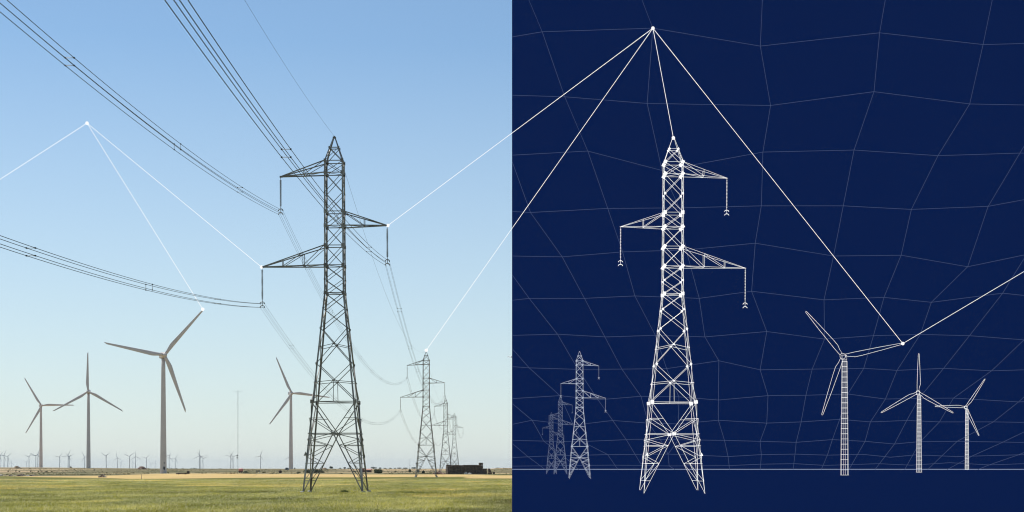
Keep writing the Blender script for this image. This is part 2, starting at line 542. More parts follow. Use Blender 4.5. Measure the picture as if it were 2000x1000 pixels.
class Pylon:
    """steel = angle-section members; otherwise every member is one thin luminous wire of radius r"""

    def __init__(s, sx=1, scale=1, steel=True, r=.04):
        s.sx, s.k, s.steel, s.r = sx, scale, steel, r

    def P(s, p):
        p = Vector(p)
        return Vector((p.x * s.sx, p.y, p.z)) * s.k

    def mem(s, mb, p, q, w=.10):
        if s.steel:
            mb.bar(s.P(p), s.P(q), w)
        else:
            mb.tube([s.P(p), s.P(q)], s.r, 5)

    def parts(s, root, mats, blob=1.0, discs=True):
        steel = s.steel
        # legs
        for c in CORN:
            mb = MB()
            zs = [(45.2, 42.0), (42.0, 25.3), (25.3, 0)]
            if steel:
                for z1, z0 in zs:
                    w = .15 if z1 > 43 else (.19 if z1 > 30 else .20)
                    mb.angle(s.P(corner(c, z0)), s.P(corner(c, z1)), w, -c[0] * s.sx, -c[1])
            else:
                mb.tube([s.P(corner(c, z)) for z in (0, 25.3, 42.0, 45.2)], s.r, 5)
                q = corner(c, 0)
            mb.build('leg', mats['leg'], root)
        # face bracing
        mb = MB()
        for f in range(4):
            a, b = CORN[f], CORN[(f + 1) % 4]
            F = (lambda c, z: corner(c, z) - Vector((c[0] * .07, c[1] * .07, 0))) if steel else corner
            for i in range(1, 14):
                z1, z0 = LV[i][0], LV[i + 1][0]
                w = .07 if z0 > 25 else .085
                s.mem(mb, F(a, z1), F(b, z0), w)
                s.mem(mb, F(b, z1), F(a, z0), w)
            for i in RINGS:
                z = LV[i][0]
                s.mem(mb, F(a, z), F(b, z), .10)
            # redundant members of the two big panels
            for z1, z0, dz in ((20.8, 16.3, -.45), (16.3, 11.5, -.25)):
                wa, wb = width_at(z1), width_at(z0)
                zc = z1 - (z1 - z0) * wa / (wa + wb)
                m = (F(a, zc) + F(b, zc)) / 2
                s.mem(mb, m, F(a, zc + dz), .07)
                s.mem(mb, m, F(b, zc + dz), .07)
                if z1 < 17:
                    e = (F(a, z0) + F(b, z0)) / 2
                    s.mem(mb, m, e, .07)
            # portal below the ring
            top, mid = 11.5, 7.5
            m = (F(a, mid) + F(b, mid)) / 2
            for c in (a, b):
                tc_ = F(c, top)
                ft = F(c, 0.0)
                s.mem(mb, tc_, m, .11)
                s.mem(mb, m, ft, .12)
                p1 = tc_.lerp(m, .52)
                s.mem(mb, p1, F(c, p1.z), .07)
                s.mem(mb, F(c, p1.z), m, .075)
                s.mem(mb, m, F(c, 6.75), .075)
                l1 = m.lerp(ft, .20)
                s.mem(mb, l1, F(c, l1.z), .07)
                s.mem(mb, l1, F(c, 6.75), .07)
                s.mem(mb, l1, F(c, 4.6), .075)
                l2 = m.lerp(ft, .50)
                s.mem(mb, l2, F(c, l2.z), .07)
                s.mem(mb, l2, F(c, 4.6), .07)
                l3 = m.lerp(ft, .79)
                s.mem(mb, l2, F(c, l3.z), .07)
                s.mem(mb, l3, F(c, l3.z), .07)
        # plan bracing at the ring
        for z in (11.5, 25.3, 40.5, 33.8, 28.8):
            s.mem(mb, corner(CORN[0], z), corner(CORN[2], z), .06)
        # gusset plates at the joints
        for i in range(1, 16):
            z = LV[i][0]
            big = .36 if i in (2, 3, 5, 6, 7, 8, 10, 14) else .22
            for c in CORN:
                p = corner(c, z)
                if i == 15:
                    continue
                if steel:
                    mb.box(s.P(p) - Vector((c[0] * s.sx * big * .36, 0, 0)), (big, .04, big * 1.25))
                    mb.box(s.P(p) - Vector((0, c[1] * big * .36, 0)), (.04, big, big * 1.25))
                else:
                    mb.box(s.P(p) - Vector((c[0] * s.sx * .1 * s.k, 0, 0)), (big * blob * s.k, .12 * s.k, big * blob * 1.05 * s.k),
                           Matrix.Rotation(.5 * ((i * 7) % 5), 3, 'Y'))
        for f in range(4):
            a, b = CORN[f], CORN[(f + 1) % 4]
            for z in (7.5, 14.18, 18.82):
                m = s.P((corner(a, z) + corner(b, z)) / 2)
                g = (.5 if z < 8 else .28) * s.k * (1 if steel else .8 * blob)
                horiz = abs(a[1] - b[1]) < .1
                mb.box(m, (g if horiz else .05 * s.k, .05 * s.k if horiz else g, g * .7))
        mb.build('bracing', mats['brace'], root)
        # cross arms
        for (tx, tz, cz), zt, zb, nv in ((TIPS[0], 42.0, 40.5, 1), (TIPS[1], 35.6, 33.8, 1), (TIPS[2], 31.3, 28.8, 2)):
            mb = MB()
            sd = 1 if tx > 0 else -1
            tip = Vector((tx, 0, tz))
            fr = [.47] if nv == 1 else [.34, .67]
            for y in (-1, 1):
                bt, bb = corner((sd, y), zt), corner((sd, y), zb)
                t2 = tip + Vector((0, y * .10, 0))
                s.mem(mb, bt, t2, .12)
                s.mem(mb, bb, t2, .14)
                prev = bt
                for f in fr:
                    up, lo = bt.lerp(t2, f), bb.lerp(t2, f)
                    s.mem(mb, up, lo, .075)
                    s.mem(mb, prev, lo, .075)
                    prev = up
            for f in fr:
                s.mem(mb, corner((sd, -1), zb).lerp(tip, f), corner((sd, 1), zb).lerp(tip, f), .06)
            s.mem(mb, corner((sd, -1), zb), corner((sd, 1), zb).lerp(tip, fr[0]), .06)
            s.mem(mb, tip - Vector((sd * .25, 0, 0)), tip + Vector((sd * .12, 0, 0)), .2)
            mb.build('cross_arm', mats['brace'], root)
            # insulator string with its yoke
            mb = MB()
            L = tz - cz - .45
            p0, p1 = tip, tip - Vector((0, 0, L))
            if steel:
                mb.tube([s.P(p0), s.P(p1)], .035, 6)
                for j in range(27):
                    z = tz - .45 - j * (L - .6) / 26
                    mb.lathe([(.04, .05), (.145, .0), (.145, -.02), (.04, -.035)], 10, s.P((tx, 0, z)))
            else:
                mb.tube([s.P(p0), s.P(p1)], s.r * .9, 5)
                if discs:
                    for j in range(20):
                        z = tz - .35 - j * (L - .5) / 19
                        mb.box(s.P((tx, 0, z)), (.13 * s.k, .13 * s.k, .022 * s.k))
            st = mb.build('insulator_string', mats['ins'], root)
            mb = MB()
            for dz in (0, -.47):
                pts = []
                for j in range(9):
                    a = PI * j / 8
                    pts.append(s.P((tx + .27 * math.cos(a), 0, cz + dz + .03 + .2 * math.sin(a))))
                mb.tube(pts, .055 if steel else s.r * 1.9, 6)
                for sg in (-1, 1):
                    if steel:
                        mb.box(s.P((tx + sg * .27, 0, cz + dz)), (.09, .26, .11))
            mb.tube([s.P((tx, 0, cz + .5)), s.P((tx, 0, cz - .3))], .04 if steel else s.r, 6)
            mb.build('yoke', mats['plate'], st)
        # earth-wire cap, climbing guards, footings
        mb = MB()
        if steel:
            mb.box((0, 0, 45.08), (.40, .40, .18))
            mb.box((0, 0, 45.21), (.16, .5, .10))
        else:
            mb.box(s.P((0, 0, 45.2)), (.3 * s.k,) * 3)
        mb.build('peak_cap', mats['plate'], root)
        for c in ((-1, -1), (1, -1)):
            mb = MB()
            p = s.P(corner(c, 4.9))
            k = s.k * (.7 if steel else .55)
            mb.add([p + Vector((-.36, -.10, -.30)) * k, p + Vector((.36, -.10, -.30)) * k, p + Vector((0, -.10, .45)) * k,
                    p + Vector((-.36, .10, -.30)) * k, p + Vector((.36, .10, -.30)) * k, p + Vector((0, .10, .45)) * k],
                   [(0, 1, 2), (5, 4, 3), (0, 3, 4, 1), (1, 4, 5, 2), (2, 5, 3, 0)])
            mb.build('warning_plate', mats['sign'], root)
        if steel:
            for c in CORN:
                mb = MB()
                p = corner(c, 0)
                mb.lathe([(.28, -.6), (.27, .18), (.20, .27)], 12, p)
                mb.build('footing', M['footing'], root)


STEEL = dict(leg=M['steel_pale'], brace=M['steel'], plate=M['steel'], ins=M['insulator'], sign=M['steel_pale'])
def pylon_spot(px, d):
    p = at(px, d)
    return p

P1 = pylon_spot(656.5, 208)
P2 = pylon_spot(832.5, 589)
P3 = pylon_spot(870.5, 975)
P4 = pylon_spot(887.5, 1262)
P0 = Vector((P1.x + .022 * 385, P1.y - 385, 0))
PG = 'steel lattice pylons of the power line'
py1 = thing('lattice_pylon', 'tallest steel lattice pylon standing in the green field with three cross arms', 'pylon', P1, 0, PG)
Pylon().parts(py1, STEEL)
LEAN = math.radians(-.28)
py1.rotation_euler = (0, LEAN, 0)
for p, lab in ((P2, 'second steel lattice pylon, with a white light ball on its peak'),
               (P3, 'distant steel lattice pylon rising behind the left end of the dark bale stack'),
               (P4, 'smallest and farthest steel lattice pylon above the dark bale stack')):
    c = copy_tree(py1)
    c.location = p
    c.rotation_euler = (0, 0, 0)
    c['label'] = lab
py0 = copy_tree(py1)
py0.location = P0
py0.rotation_euler = (0, 0, 0)
py0['label'] = 'steel lattice pylon behind the viewpoint that carries the near end of the wires'
PY = [(P0, 0), (P1, LEAN), (P2, 0), (P3, 0), (P4, 0)]


def attach(i, p):
    b, l = PY[i]
    return b + Matrix.Rotation(l, 3, 'Y') @ Vector(p)


def span(a, b, sag, n):
    return [a.lerp(b, t) - Vector((0, 0, 4 * sag * t * (1 - t))) for t in (j / n for j in range(n + 1))]


PH = ('upper left', 'right', 'lower left')
SPN = ('overhead to the nearest pylon', 'nearest to second pylon', 'second to third pylon', 'third to farthest pylon')
for i in range(4):
    L = (PY[i + 1][0] - PY[i][0]).length
    sag0 = 9.6 * (L / 385) ** 2
    for a, (tx, tz, cz) in enumerate(TIPS):
        sag = sag0 * (1, .945, .97)[a]
        root = thing('conductor_bundle', 'four dark conductors on the %s arms, %s' % (PH[a], SPN[i]), 'power line',
                     PY[i][0].lerp(PY[i + 1][0], .5), 0, 'four wire conductor bundles strung between pylons')
        o = Vector(root.location)
        offs = [(-.27, 0), (.27, 0), (-.27, -.47), (.27, -.47)]
        lines = []
        for k, (ox, oz) in enumerate(offs):
            A = attach(i, (tx + ox, 0, cz + oz)) - o
            B = attach(i + 1, (tx + ox, 0, cz + oz)) - o
            pts = span(A, B, sag, 128)
            lines.append(pts)
            r = .021 if i == 0 else (.014 if i == 1 else .018)
            MB().tube(pts, r, 5).build('wire', M['wire'], root)
        for q in range(9):
            f = (.91 - .101 * q if a == 1 else .909 - .0965 * q) if i == 0 else .088 + .0965 * q
            j = int(round(f * 128))
            pr = [(0, 1), (2, 3)] if not (q % 4 == 1 and a != 1) else [(0, 2), (1, 3)]
            for u, v in pr:
                U, V = lines[u][j], lines[v][j]
                dd = Vector((0, .05, 0))
                mb = MB()
                mb.tube([U + dd, V + dd], .010, 4)
                mb.tube([U - dd, V - dd], .010, 4)
                sp_ = mb.build('spacer', M['mast'], root)
                for e in (U, V):
                    MB().box(e, (.08, .16, .08)).build('clamp', M['clamp'], sp_)
    A, B = attach(i, (0, 0, 45.25)), attach(i + 1, (0, 0, 45.25))
    root = MB().tube(span(A, B, sag0 * .92, 64), .011 if i == 0 else .015, 5).build('earth_wire', M['wire'])
    tag(root, 'single thin earth wire over the pylon peaks, %s' % SPN[i], 'power line', 'earth wires along the pylon peaks')

# ------------------------------------------------------------------ wind turbines
HUBZ = 76.0


def blade_mesh(L=39.0, n=22, m=12):
    vs, fs = [], []
    for i in range(n + 1):
        u = i / n
        r = 1.1 + (L - 1.1) * u
        root = .95
        mx = 2.9
        if u < .2:
            k = u / .2
            k = k * k * (3 - 2 * k)
            ch = root * 2 + (mx - root * 2) * k
        else:
            ch = mx + (1.0 - mx) * ((u - .2) / .8) ** .9
        if u > .96:
            ch *= max(.3, 1 - (u - .96) / .04 * .7)
        th = (root * 2) * (1 - smooth(0, .22, u)) + ch * (.30 - .14 * u) * smooth(0, .22, u)
        tw = math.radians(16 * (1 - u) ** 2 + 2)
        off = -(ch / 2 - root) * (1 if u > .02 else 0)
        for j in range(m):
            a = 2 * PI * j / m
            x = math.cos(a) * ch / 2 + off
            y = math.sin(a) * th / 2 * (1.0 - .35 * max(0, -math.cos(a)) * smooth(.05, .25, u))
            vs.append((x * math.cos(tw) - y * math.sin(tw), x * math.sin(tw) + y * math.cos(tw) - .9 * u * u, r))
    for i in range(n):
        for j in range(m):
            j2 = (j + 1) % m
            fs.append((i * m + j, i * m + j2, (i + 1) * m + j2, (i + 1) * m + j))
    fs.append(tuple(n * m + j for j in range(m)))
    fs.append(tuple(range(m))[::-1])
    mb = MB()
    mb.add(vs, fs, True)
    return mb


HUB = Vector((0, -3.9, HUBZ))


def turbine(loc, yaw, ang, label, group, mat, detail=True, src=None):
    if src is None:
        t = thing('wind_turbine', label, 'wind turbine', loc, yaw, group)
        prof = [(2.15, -1.0), (2.15, 0)]
        for k in range(1, 13):
            u = k / 12
            prof.append((2.15 + (1.22 - 2.15) * u, u * (HUBZ - 2.0)))
        MB().lathe(prof, 28).build('tower', mat, t)
        for z in (24.0, 49.0):
            rr = 2.15 + (1.22 - 2.15) * z / (HUBZ - 2.0)
            MB().lathe([(rr + .02, z - .14), (rr + .05, z - .1), (rr + .05, z + .1), (rr + .02, z + .14)], 28).build('section_joint', mat, t)
        mb = MB()
        # nacelle: long rounded housing
        secs = [(-2.6, 1.25, 1.35), (-2.0, 1.6, 1.75), (0, 1.75, 1.95), (4.5, 1.75, 1.9), (6.6, 1.5, 1.45), (7.0, 1.2, 1.1)]
        vs, fs = [], []
        m = 16
        for (y, hx, hz) in secs:
            for j in range(m):
                a = 2 * PI * j / m
                c, sn = math.cos(a), math.sin(a)
                e = .45
                vs.append((math.copysign(abs(c) ** e, c) * hx, y, HUBZ + math.copysign(abs(sn) ** e, sn) * hz))
        for i in range(len(secs) - 1):
            for j in range(m):
                j2 = (j + 1) % m
                fs.append((i * m + j, i * m + j2, (i + 1) * m + j2, (i + 1) * m + j))
        fs.append(tuple(range(m))[::-1])
        fs.append(tuple((len(secs) - 1) * m + j for j in range(m)))
        mb.add(vs, fs)
        nac = mb.build('nacelle', mat, t)
        if detail:
            mk = MB()
            for sx in (-1, 1):
                mk.box((sx * 1.76, 3.6, HUBZ + .4), (.05, 3.4, 1.2))
            mk.build('side_marking', M['logo_grey'], nac)
            vn = MB()
            vn.box((0, 5.2, HUBZ + 2.05), (1.0, 1.2, .5))
            vn.tube([(.5, 6.2, HUBZ + 1.4), (.5, 6.2, HUBZ + 3.2)], .06, 6)
            vn.build('roof_vent', mat, nac)
        hb = MB()
        prof = [(.05, -1.9), (.7, -1.75), (1.25, -1.2), (1.55, -.3), (1.6, .7), (1.35, 1.3)]
        hb.lathe(prof, 20)
        hub = hb.build('hub', mat, t)
        hub.rotation_euler = (-PI / 2, 0, 0)
        hub.location = HUB
        bm_ = blade_mesh()
        b0 = None
        for k in range(3):
            if b0 is None:
                b0 = bl = bm_.build('blade', mat, t)
            else:
                bl = b0.copy()
                COL.objects.link(bl)
                bl.parent = t
            bl.location = HUB
    else:
        t = copy_tree(src)
        t.location = loc
        t.rotation_euler = (0, 0, yaw)
        tag(t, label, 'wind turbine', group)
    k = 0
    for ch in sorted(t.children, key=lambda o: o.name):
        if ch.name.startswith('blade'):
            # ang: direction of the first blade in the picture, counter-clockwise from the right
            ch.rotation_euler = (0, PI / 2 - math.radians(ang + 120 * k), 0)
            k += 1
    return t


TG = 'white three bladed wind turbines standing nearest'


def hub_spot(px, py):
    """distance at which a turbine on the plain shows its hub at this height"""
    lo, hi = 500.0, 23500.0
    for _ in range(60):
        m = (lo + hi) / 2
        z = float(terrain((px - CX) / FPX * m, m)) + HUBZ
        if HY - (z - EYE) * FPX / m < py:
            lo = m
        else:
            hi = m
    return at(px, (lo + hi) / 2)


near = [(319.0, 694.0, 24, 171, 'largest white wind turbine, with a white light ball at one blade tip'),
        (172.8, 765, 9, 91, 'white wind turbine with one blade pointing straight up, left of the largest one'),
        (80.0, 792, 24, 2, 'leftmost large white wind turbine with one blade pointing right'),
        (568.2, 768, 20, -5, 'white wind turbine whose right blade reaches behind the nearest pylon')]
T0 = None
TURB = []
for (px, py, yaw, ang, lab) in near:
    sp = hub_spot(px, py)
    t = turbine(sp, math.radians(yaw), ang, lab, TG, M['turbine'], True, T0)
    if T0 is None:
        T0 = t
    TURB.append((t, sp, math.radians(yaw), ang))
# door, hatch and cabinet at the foot of the largest one
t1 = TURB[0][0]
MB().box((.1, -2.13, 3.2), (1.1, .22, 2.0)).build('door', M['turbine_dark'], t1)
MB().box((.25, -2.02, 6.6), (.9, .22, .55)).build('vent', M['turbine_dark'], t1)
MB().box((-.9, -2.6, 2.1), (1.3, .9, .7)).build('step', M['turbine'], t1)

far = [(0.0, 891, 172), (7.9, 890, 60), (15.3, 891.7, 44), (56.7, 892.3, 40), (70, 890.3, 35), (74, 888.5, 70), (116.5, 892.8, 48),
       (133, 890.3, 66), (135.4, 891.4, 20), (165.5, 892.4, 118), (207.5, 890.3, 31), (229.2, 894.2, 97), (253, 891.4, 37),
       (264.8, 891.7, 95), (286, 894.9, 42), (324.6, 891.3, 15), (330.5, 893.5, 75), (342.3, 895.9, 61), (389.5, 890.3, 88),
       (392.2, 891.7, 9), (396.6, 895.2, 18), (450.7, 891, 52), (455.3, 891.7, 16), (508.8, 891, 70), (566.0, 892.0, -28),
       (22.5, 903.5, 80), (51.5, 902.5, 30), (236, 903, 50), (259.5, 903.5, 90), (295, 905, 20), (303, 904, 75)]
FL = ['far turbine cut by the left picture edge',
      'far turbine near the left edge with one blade raised steeply right',
      'far turbine right of the steep bladed one at the left edge',
      'far V armed turbine left of the leftmost large tower',
      'far turbine between the V armed one and the leftmost large tower',
      'far turbine partly hidden by the left side of the leftmost large tower',
      'far turbine alone right of the leftmost large tower',
      'left of the two crossing far turbines left of the upright bladed turbine',
      'right of the two crossing far turbines left of the upright bladed turbine',
      'far turbine touching the left side of the upright bladed turbine tower',
      'far turbine with a wide V of blades right of the upright bladed turbine',
      'far turbine with one upright blade right of the wide V armed one',
      'far turbine second left from the reddish rubble mound',
      'far turbine with an upright blade directly left of the reddish rubble mound',
      'far turbine with V arms directly right of the reddish rubble mound',
      'far turbine mostly hidden behind the right side of the largest tower',
      'far turbine nearest to the largest tower on its right',
      'lower far turbine second to the right of the largest tower',
      'far turbine with an upright blade, left in the trio before the mast',
      'middle far turbine of the trio before the mast',
      'lowest and rightmost far turbine of the trio before the mast',
      'far turbine left of the one whose blade touches the mast',
      'far turbine whose blade tip touches the thin mast',
      'lone far turbine between the mast and the turbine behind the pylon',
      'far turbine hidden by the tower behind the pylon, one blade showing',
      'faintest tiny turbine left of the brown earth mound',
      'faintest tiny turbine between the earth mound and the V armed turbine',
      'faintest tiny turbine right of the far upright bladed turbine',
      'faintest tiny turbine left of the reddish rubble mound',
      'faintest tiny turbine, left of a pair before the largest tower',
      'faintest tiny turbine, right of a pair before the largest tower']
Tf = None
for i, (px, py, ang) in enumerate(far):
    sp = hub_spot(px, py)
    lab = FL[i]
    t = turbine(sp, math.radians(random.uniform(-25, 25)), ang, lab, 'far blue grey wind turbines along the horizon', M['turbine_far'], False, Tf)
    if Tf is None:
        Tf = t

# ------------------------------------------------------------------ met mast, posts
def mast(px, py, h, label):
    p = on_ground(px, py)
    h = h / FPX * p.y
    root = thing('measuring_mast', label, 'mast', p)
    mb = MB()
    w = .42
    cs = [Vector((w * math.cos(a), w * math.sin(a), 0)) for a in (PI / 2, PI * 7 / 6, PI * 11 / 6)]
    for c in cs:
        mb.bar(c, c + Vector((0, 0, h)), .05)
    n = int(h / 1.6)
    for j in range(n):
        for a in range(3):
            A, B = cs[a], cs[(a + 1) % 3]
            z0, z1 = j * h / n, (j + 1) * h / n
            mb.bar(A + Vector((0, 0, z0)), B + Vector((0, 0, z1)), .03)
    mb.build('lattice_shaft', M['mast'], root)
    for f, l in ((.985, 6.5), (.83, 6.5), (.965, 3), (.41, -5)):
        mb = MB()
        z = h * f
        if l > 0:
            mb.bar((-l / 2 - .5, 0, z), (l / 2 + .5, 0, z), .045)
            for sx in (-1, 1):
                mb.tube([(sx * (l / 2 + .4), 0, z), (sx * (l / 2 + .4), 0, z + 1.1)], .04, 5)
                mb.ball((sx * (l / 2 + .4), 0, z + 1.2), .13, 8, 5)
        else:
            mb.bar((l, 0, z), (0, 0, z), .045)
            mb.ball((l, 0, z + .3), .13, 8, 5)
        mb.build('boom', M['mast'], root)
    for f in (.195, .165):
        MB().box((-.45, -.4, h * f), (.75, .6, .9)).build('equipment_box', M['clamp'], root)
    for a in (0, 2.1, 4.2):
        mb = MB()
        for f in (.32, .62, .92):
            mb.tube([(0, 0, h * f), (h * .42 * math.cos(a), h * .42 * math.sin(a), 0)], .012, 4)
        mb.build('guy_wires', M['mast'], root)


mast(464.6, 920.3, 158, 'tall thin lattice measuring mast with small cross booms, standing alone in the plain')
p = on_ground(276.3, 936)
mb = MB()
mb.tube([(0, 0, -.3), (.03, 0, .7), (.0, 0, 1.35)], [.07, .06, .05], 7)
mb.box((0, 0, 1.38), (.12, .12, .06))
o = mb.build('field_post', M['wood'])
o.location = p
tag(o, 'thin wooden post standing in the yellow stubble left of the largest turbine', 'post')
for px, py, h, lab in ((800, 921, 10.5, 'thin pole rising from the slim bush left of the second pylon'), (726.6, 919, 9.5, 'thin distant pole right of the red roofed house')):
    p = on_ground(px, py)
    mb = MB()
    mb.tube([(0, 0, -.3), (0, 0, h)], [.10, .05], 6)
    mb.bar((-.6, 0, h * .93), (.6, 0, h * .93), .06)
    o = mb.build('slim_pole', M['mast'])
    o.location = p
    tag(o, lab, 'pole')

# ------------------------------------------------------------------ stones, heaps
def heap(name, px, py, wpx, hpx, mat, n, label, cat, group=None, flat=1.0):
    p = on_ground(px, py)
    k = p.y / FPX
    W, H = wpx * k, hpx * k
    mb = MB()
    rd = random.Random(int(px * 10))
    for j in range(n):
        u = (j + .5) / n * 2 - 1 if n > 1 else 0
        u += rd.uniform(-.3, .3) / n
        hh = H * (1 - .62 * abs(u) ** 1.5) * rd.uniform(.75, 1.0)
        rx = max(W / n * rd.uniform(.6, .95), .15)
        if n == 1:
            rx = W * .5
        mb.stone((u * (W / 2 - rx * .55), rd.uniform(-.4, .4) * rx, hh * .32), (rx, rx * rd.uniform(.7, 1.1), hh * .62), rd.randint(0, 9999))
    o = mb.build(name, mat)
    o.location = p
    return tag(o, label, cat, group)


SG = 'field stones dumped along the left field edge'
heap('rock_heap', 200.3, 932.5, 16, 7.5, M['rock'], 5, 'brown and grey rock heap at the green field edge right of the upright bladed turbine', 'rocks')
heap('field_stone', 2.0, 929.5, 6.5, 4.5, M['rock_pale'], 1, 'pale boulder at the left picture edge in the row of stones', 'stone', SG)
heap('field_stone', 11, 930, 4, 2.2, M['rock'], 2, 'small dark stones right of the pale boulder at the left edge', 'stone', SG)
heap('field_stone', 21, 930, 9, 4, M['rock'], 4, 'low brown stone heap second from the left edge', 'stone', SG)
heap('field_stone', 29, 930.2, 3, 2.2, M['rock_pale'], 1, 'small whitish stone between the two brown heaps', 'stone', SG)
heap('field_stone', 41, 930, 16, 6.0, M['rock'], 6, 'largest brown stone heap in the row of field stones', 'stone', SG)
heap('field_stone', 54, 930, 7, 3.2, M['rock_pale'], 3, 'pale stone heap between the brown heap and the grey boulder', 'stone', SG)
heap('field_stone', 63, 929.8, 9, 4.6, M['rock'], 2, 'grey brown boulder towards the right end of the stone row', 'stone', SG)
heap('field_stone', 70, 930, 5, 2.2, M['earth'], 2, 'low earthy lump ending the stone row on the right', 'stone', SG)


def mound(name, px, py, wpx, hpx, mat, label, cat):
    p = on_ground(px, py)
    k = p.y / FPX
    W, H = wpx * k, hpx * k
    n, m = 26, 10
    vs, fs = [], []
    rd = random.Random(int(px))
    for i in range(m + 1):
        r = i / m
        for j in range(n):
            a = 2 * PI * j / n
            rr = r * (1 + .14 * math.sin(3 * a + px) + .1 * math.sin(7 * a))
            z = H * (1 - r * r) ** 1.2 * (1 + rd.uniform(-.2, .2) * (.4 + r)) if i < m else -.4
            vs.append((rr * W / 2 * math.cos(a), rr * W / 2.4 * math.sin(a), z))
    for i in range(m):
        for j in range(n):
            j2 = (j + 1) % n
            fs.append((i * n + j, (i + 1) * n + j, (i + 1) * n + j2, i * n + j2))
    mb = MB()
    mb.add(vs, fs)
    if mat is M['rubble']:
        for q in range(26):
            a, r = rd.uniform(0, 2 * PI), rd.uniform(.1, .9)
            mb.stone((r * W / 2 * math.cos(a), r * W / 2.4 * math.sin(a), H * (1 - r * r) * .95), (rd.uniform(.4, 1.0), .7, rd.uniform(.3, .7)), q)
    o = mb.build(name, mat)
    o.location = p
    return tag(o, label, cat)


mound('earth_mound', 32.5, 915.0, 15, 4.6, M['earth'], 'low brown earth mound on the horizon near the left edge', 'mound')
mound('rubble_mound', 277, 916.6, 19, 5.0, M['rubble'], 'reddish brown rubble mound on the skyline left of the largest turbine', 'mound')
mound('rubble_mound', 634, 916.8, 12, 3.2, M['earth'], 'low brown spoil heap on the skyline between the legs of the nearest pylon', 'mound')
mound('scrap_heap', 858, 926.5, 26, 4.2, M['rubble'], 'dark reddish brown scrap heap left of the bale stack under the second pylon', 'heap')
mound('scrap_heap', 480, 924.3, 13, 4.4, M['leaf'], 'dark overgrown heap right of the red topped tank', 'heap')

# ------------------------------------------------------------------ bale stack
p = on_ground(914, 926.0)
D = 948.0
p = at(913, D)
k = D / FPX
st = thing('bale_stack', 'long dark brown stack of old straw bales at the foot of the far pylons', 'bale stack', p, math.radians(13))
L, Hh, Dp = 82 * k, 18.2 * k, 6.5
rd = random.Random(4)
BW, BH = 2.3, Hh / 5


def bale(mb, c, s):
    """one big square bale, slumped a little"""
    rx = Matrix.Rotation(rd.uniform(-.045, .045), 3, 'Y') @ Matrix.Rotation(rd.uniform(-.06, .06), 3, 'Z')
    x, y, z = s[0] / 2, s[1] / 2, s[2] / 2
    b = .10
    vs = []
    for zz, ins in ((-z, b), (-z + b, 0), (z - b, 0), (z, b)):
        for sx, sy in ((-1, -1), (1, -1), (1, 1), (-1, 1)):
            vs.append(rx @ Vector((sx * (x - ins) + rd.uniform(-.03, .03), sy * (y - ins) + rd.uniform(-.05, .05), zz + rd.uniform(-.03, .03))) + Vector(c))
    fs = [(3, 2, 1, 0), (12, 13, 14, 15)]
    for q in range(3):
        for e in range(4):
            e2 = (e + 1) % 4
            fs.append((q * 4 + e, q * 4 + e2, q * 4 + 4 + e2, q * 4 + 4 + e))
    mb.add(vs, fs)


nb = int(L / BW)
for lev in range(5):
    mb = MB()
    for row in range(3):
        for j in range(nb):
            if lev == 4 and rd.random() < .05:
                continue
            if lev >= 3 and j >= nb - 1 or lev == 4 and j >= nb - 1:
                continue
            jit = rd.uniform(-.06, .06)
            hh = BH * (1 if lev < 4 else rd.uniform(.70, 1.05))
            bale(mb, (-L / 2 + (j + .5) * BW + jit, (row - 1) * 2.2 + rd.uniform(-.08, .08), BH * lev + hh / 2 - .02), (BW * .985, 2.16, hh * .985))
    o = mb.build('bale_layer', M['bale'], st)
mb = MB()
bale(mb, (L / 2 - BW * 1.95, -1.2, BH * 5 + .52), (2.15, 2.1, 1.3))
mb.build('top_bale', M['bale'], st)
mb = MB()
for j in range(34):
    u = rd.uniform(-.5, .53)
    mb.stone((u * L, -3.6 + rd.uniform(-.5, .3), rd.uniform(.05, .3)), (rd.uniform(.5, 1.3), .6, rd.uniform(.2, .75)), 900 + j, .2)
mb.build('loose_straw', M['bale'], st)
mb = MB()
bale(mb, (L / 2 + .9, -1.5, BH * .5), (1.9, 2.1, BH))
bale(mb, (L / 2 + .7, -1.4, BH * 1.5), (1.4, 2.1, BH))
bale(mb, (L / 2 + .3, -1.3, BH * 2.5), (.9, 2.0, BH))
mb.build('slumped_end', M['bale'], st)
q = at(964.5, 930)
mb = MB()
bale(mb, (0, 0, .7), (1.2, 1.4, 1.4))
o = mb.build('straw_bale', M['bale'])
o.location = q
tag(o, 'single dark bale standing off the right end of the long bale stack', 'bale')
heap('junk_pile', 909.5, 926.0, 8, 4.6, M['tarp'], 4, 'left of two pale junk piles in front of the bale stack', 'junk', 'pale junk in front of the bales')
heap('junk_pile', 917.5, 926.0, 6.5, 3.8, M['tarp'], 2, 'right, rounder of two pale junk piles in front of the bale stack', 'junk', 'pale junk in front of the bales')

# ------------------------------------------------------------------ farm things
p = on_ground(355.5, 926.5)
k = p.y / FPX
h = thing('farm_implement', 'long low dark farm implement lying in the dry field right of the largest turbine', 'farm machine', p)
w = 23 * k
mb = MB()
mb.tube([(-w / 2, 0, .55), (w * .42, 0, .6)], .28, 8)
for j in range(12):
    x = -w / 2 + j * w / 12.5
    mb.tube([(x, -.1, .5), (x + .1, -.5, .12), (x + .25, -.55, -.05)], .09, 5)
mb.build('frame_bar', M['dark_metal'], h)
mb = MB()
mb.box((w * .53, 0, 1.0), (1.3, 1.2, 1.5))
mb.build('seed_box', M['dark_metal'], h)
mb = MB()
mb.tube([(w * .53, 0, 1.7), (w * .50, 0, 2.3), (w * .44, 0, 2.6)], .1, 6)
mb.build('lifting_arm', M['dark_metal'], h)
for x in (-w * .3, w * .25):
    mb = MB()
    mb.lathe([(.15, -.12), (.45, -.12), (.48, 0), (.45, .12), (.15, .12)], 16)
    o = mb.build('wheel', M['dark_metal'], h)
    o.rotation_euler = (PI / 2, 0, 0)
    o.location = (x, .6, .42)

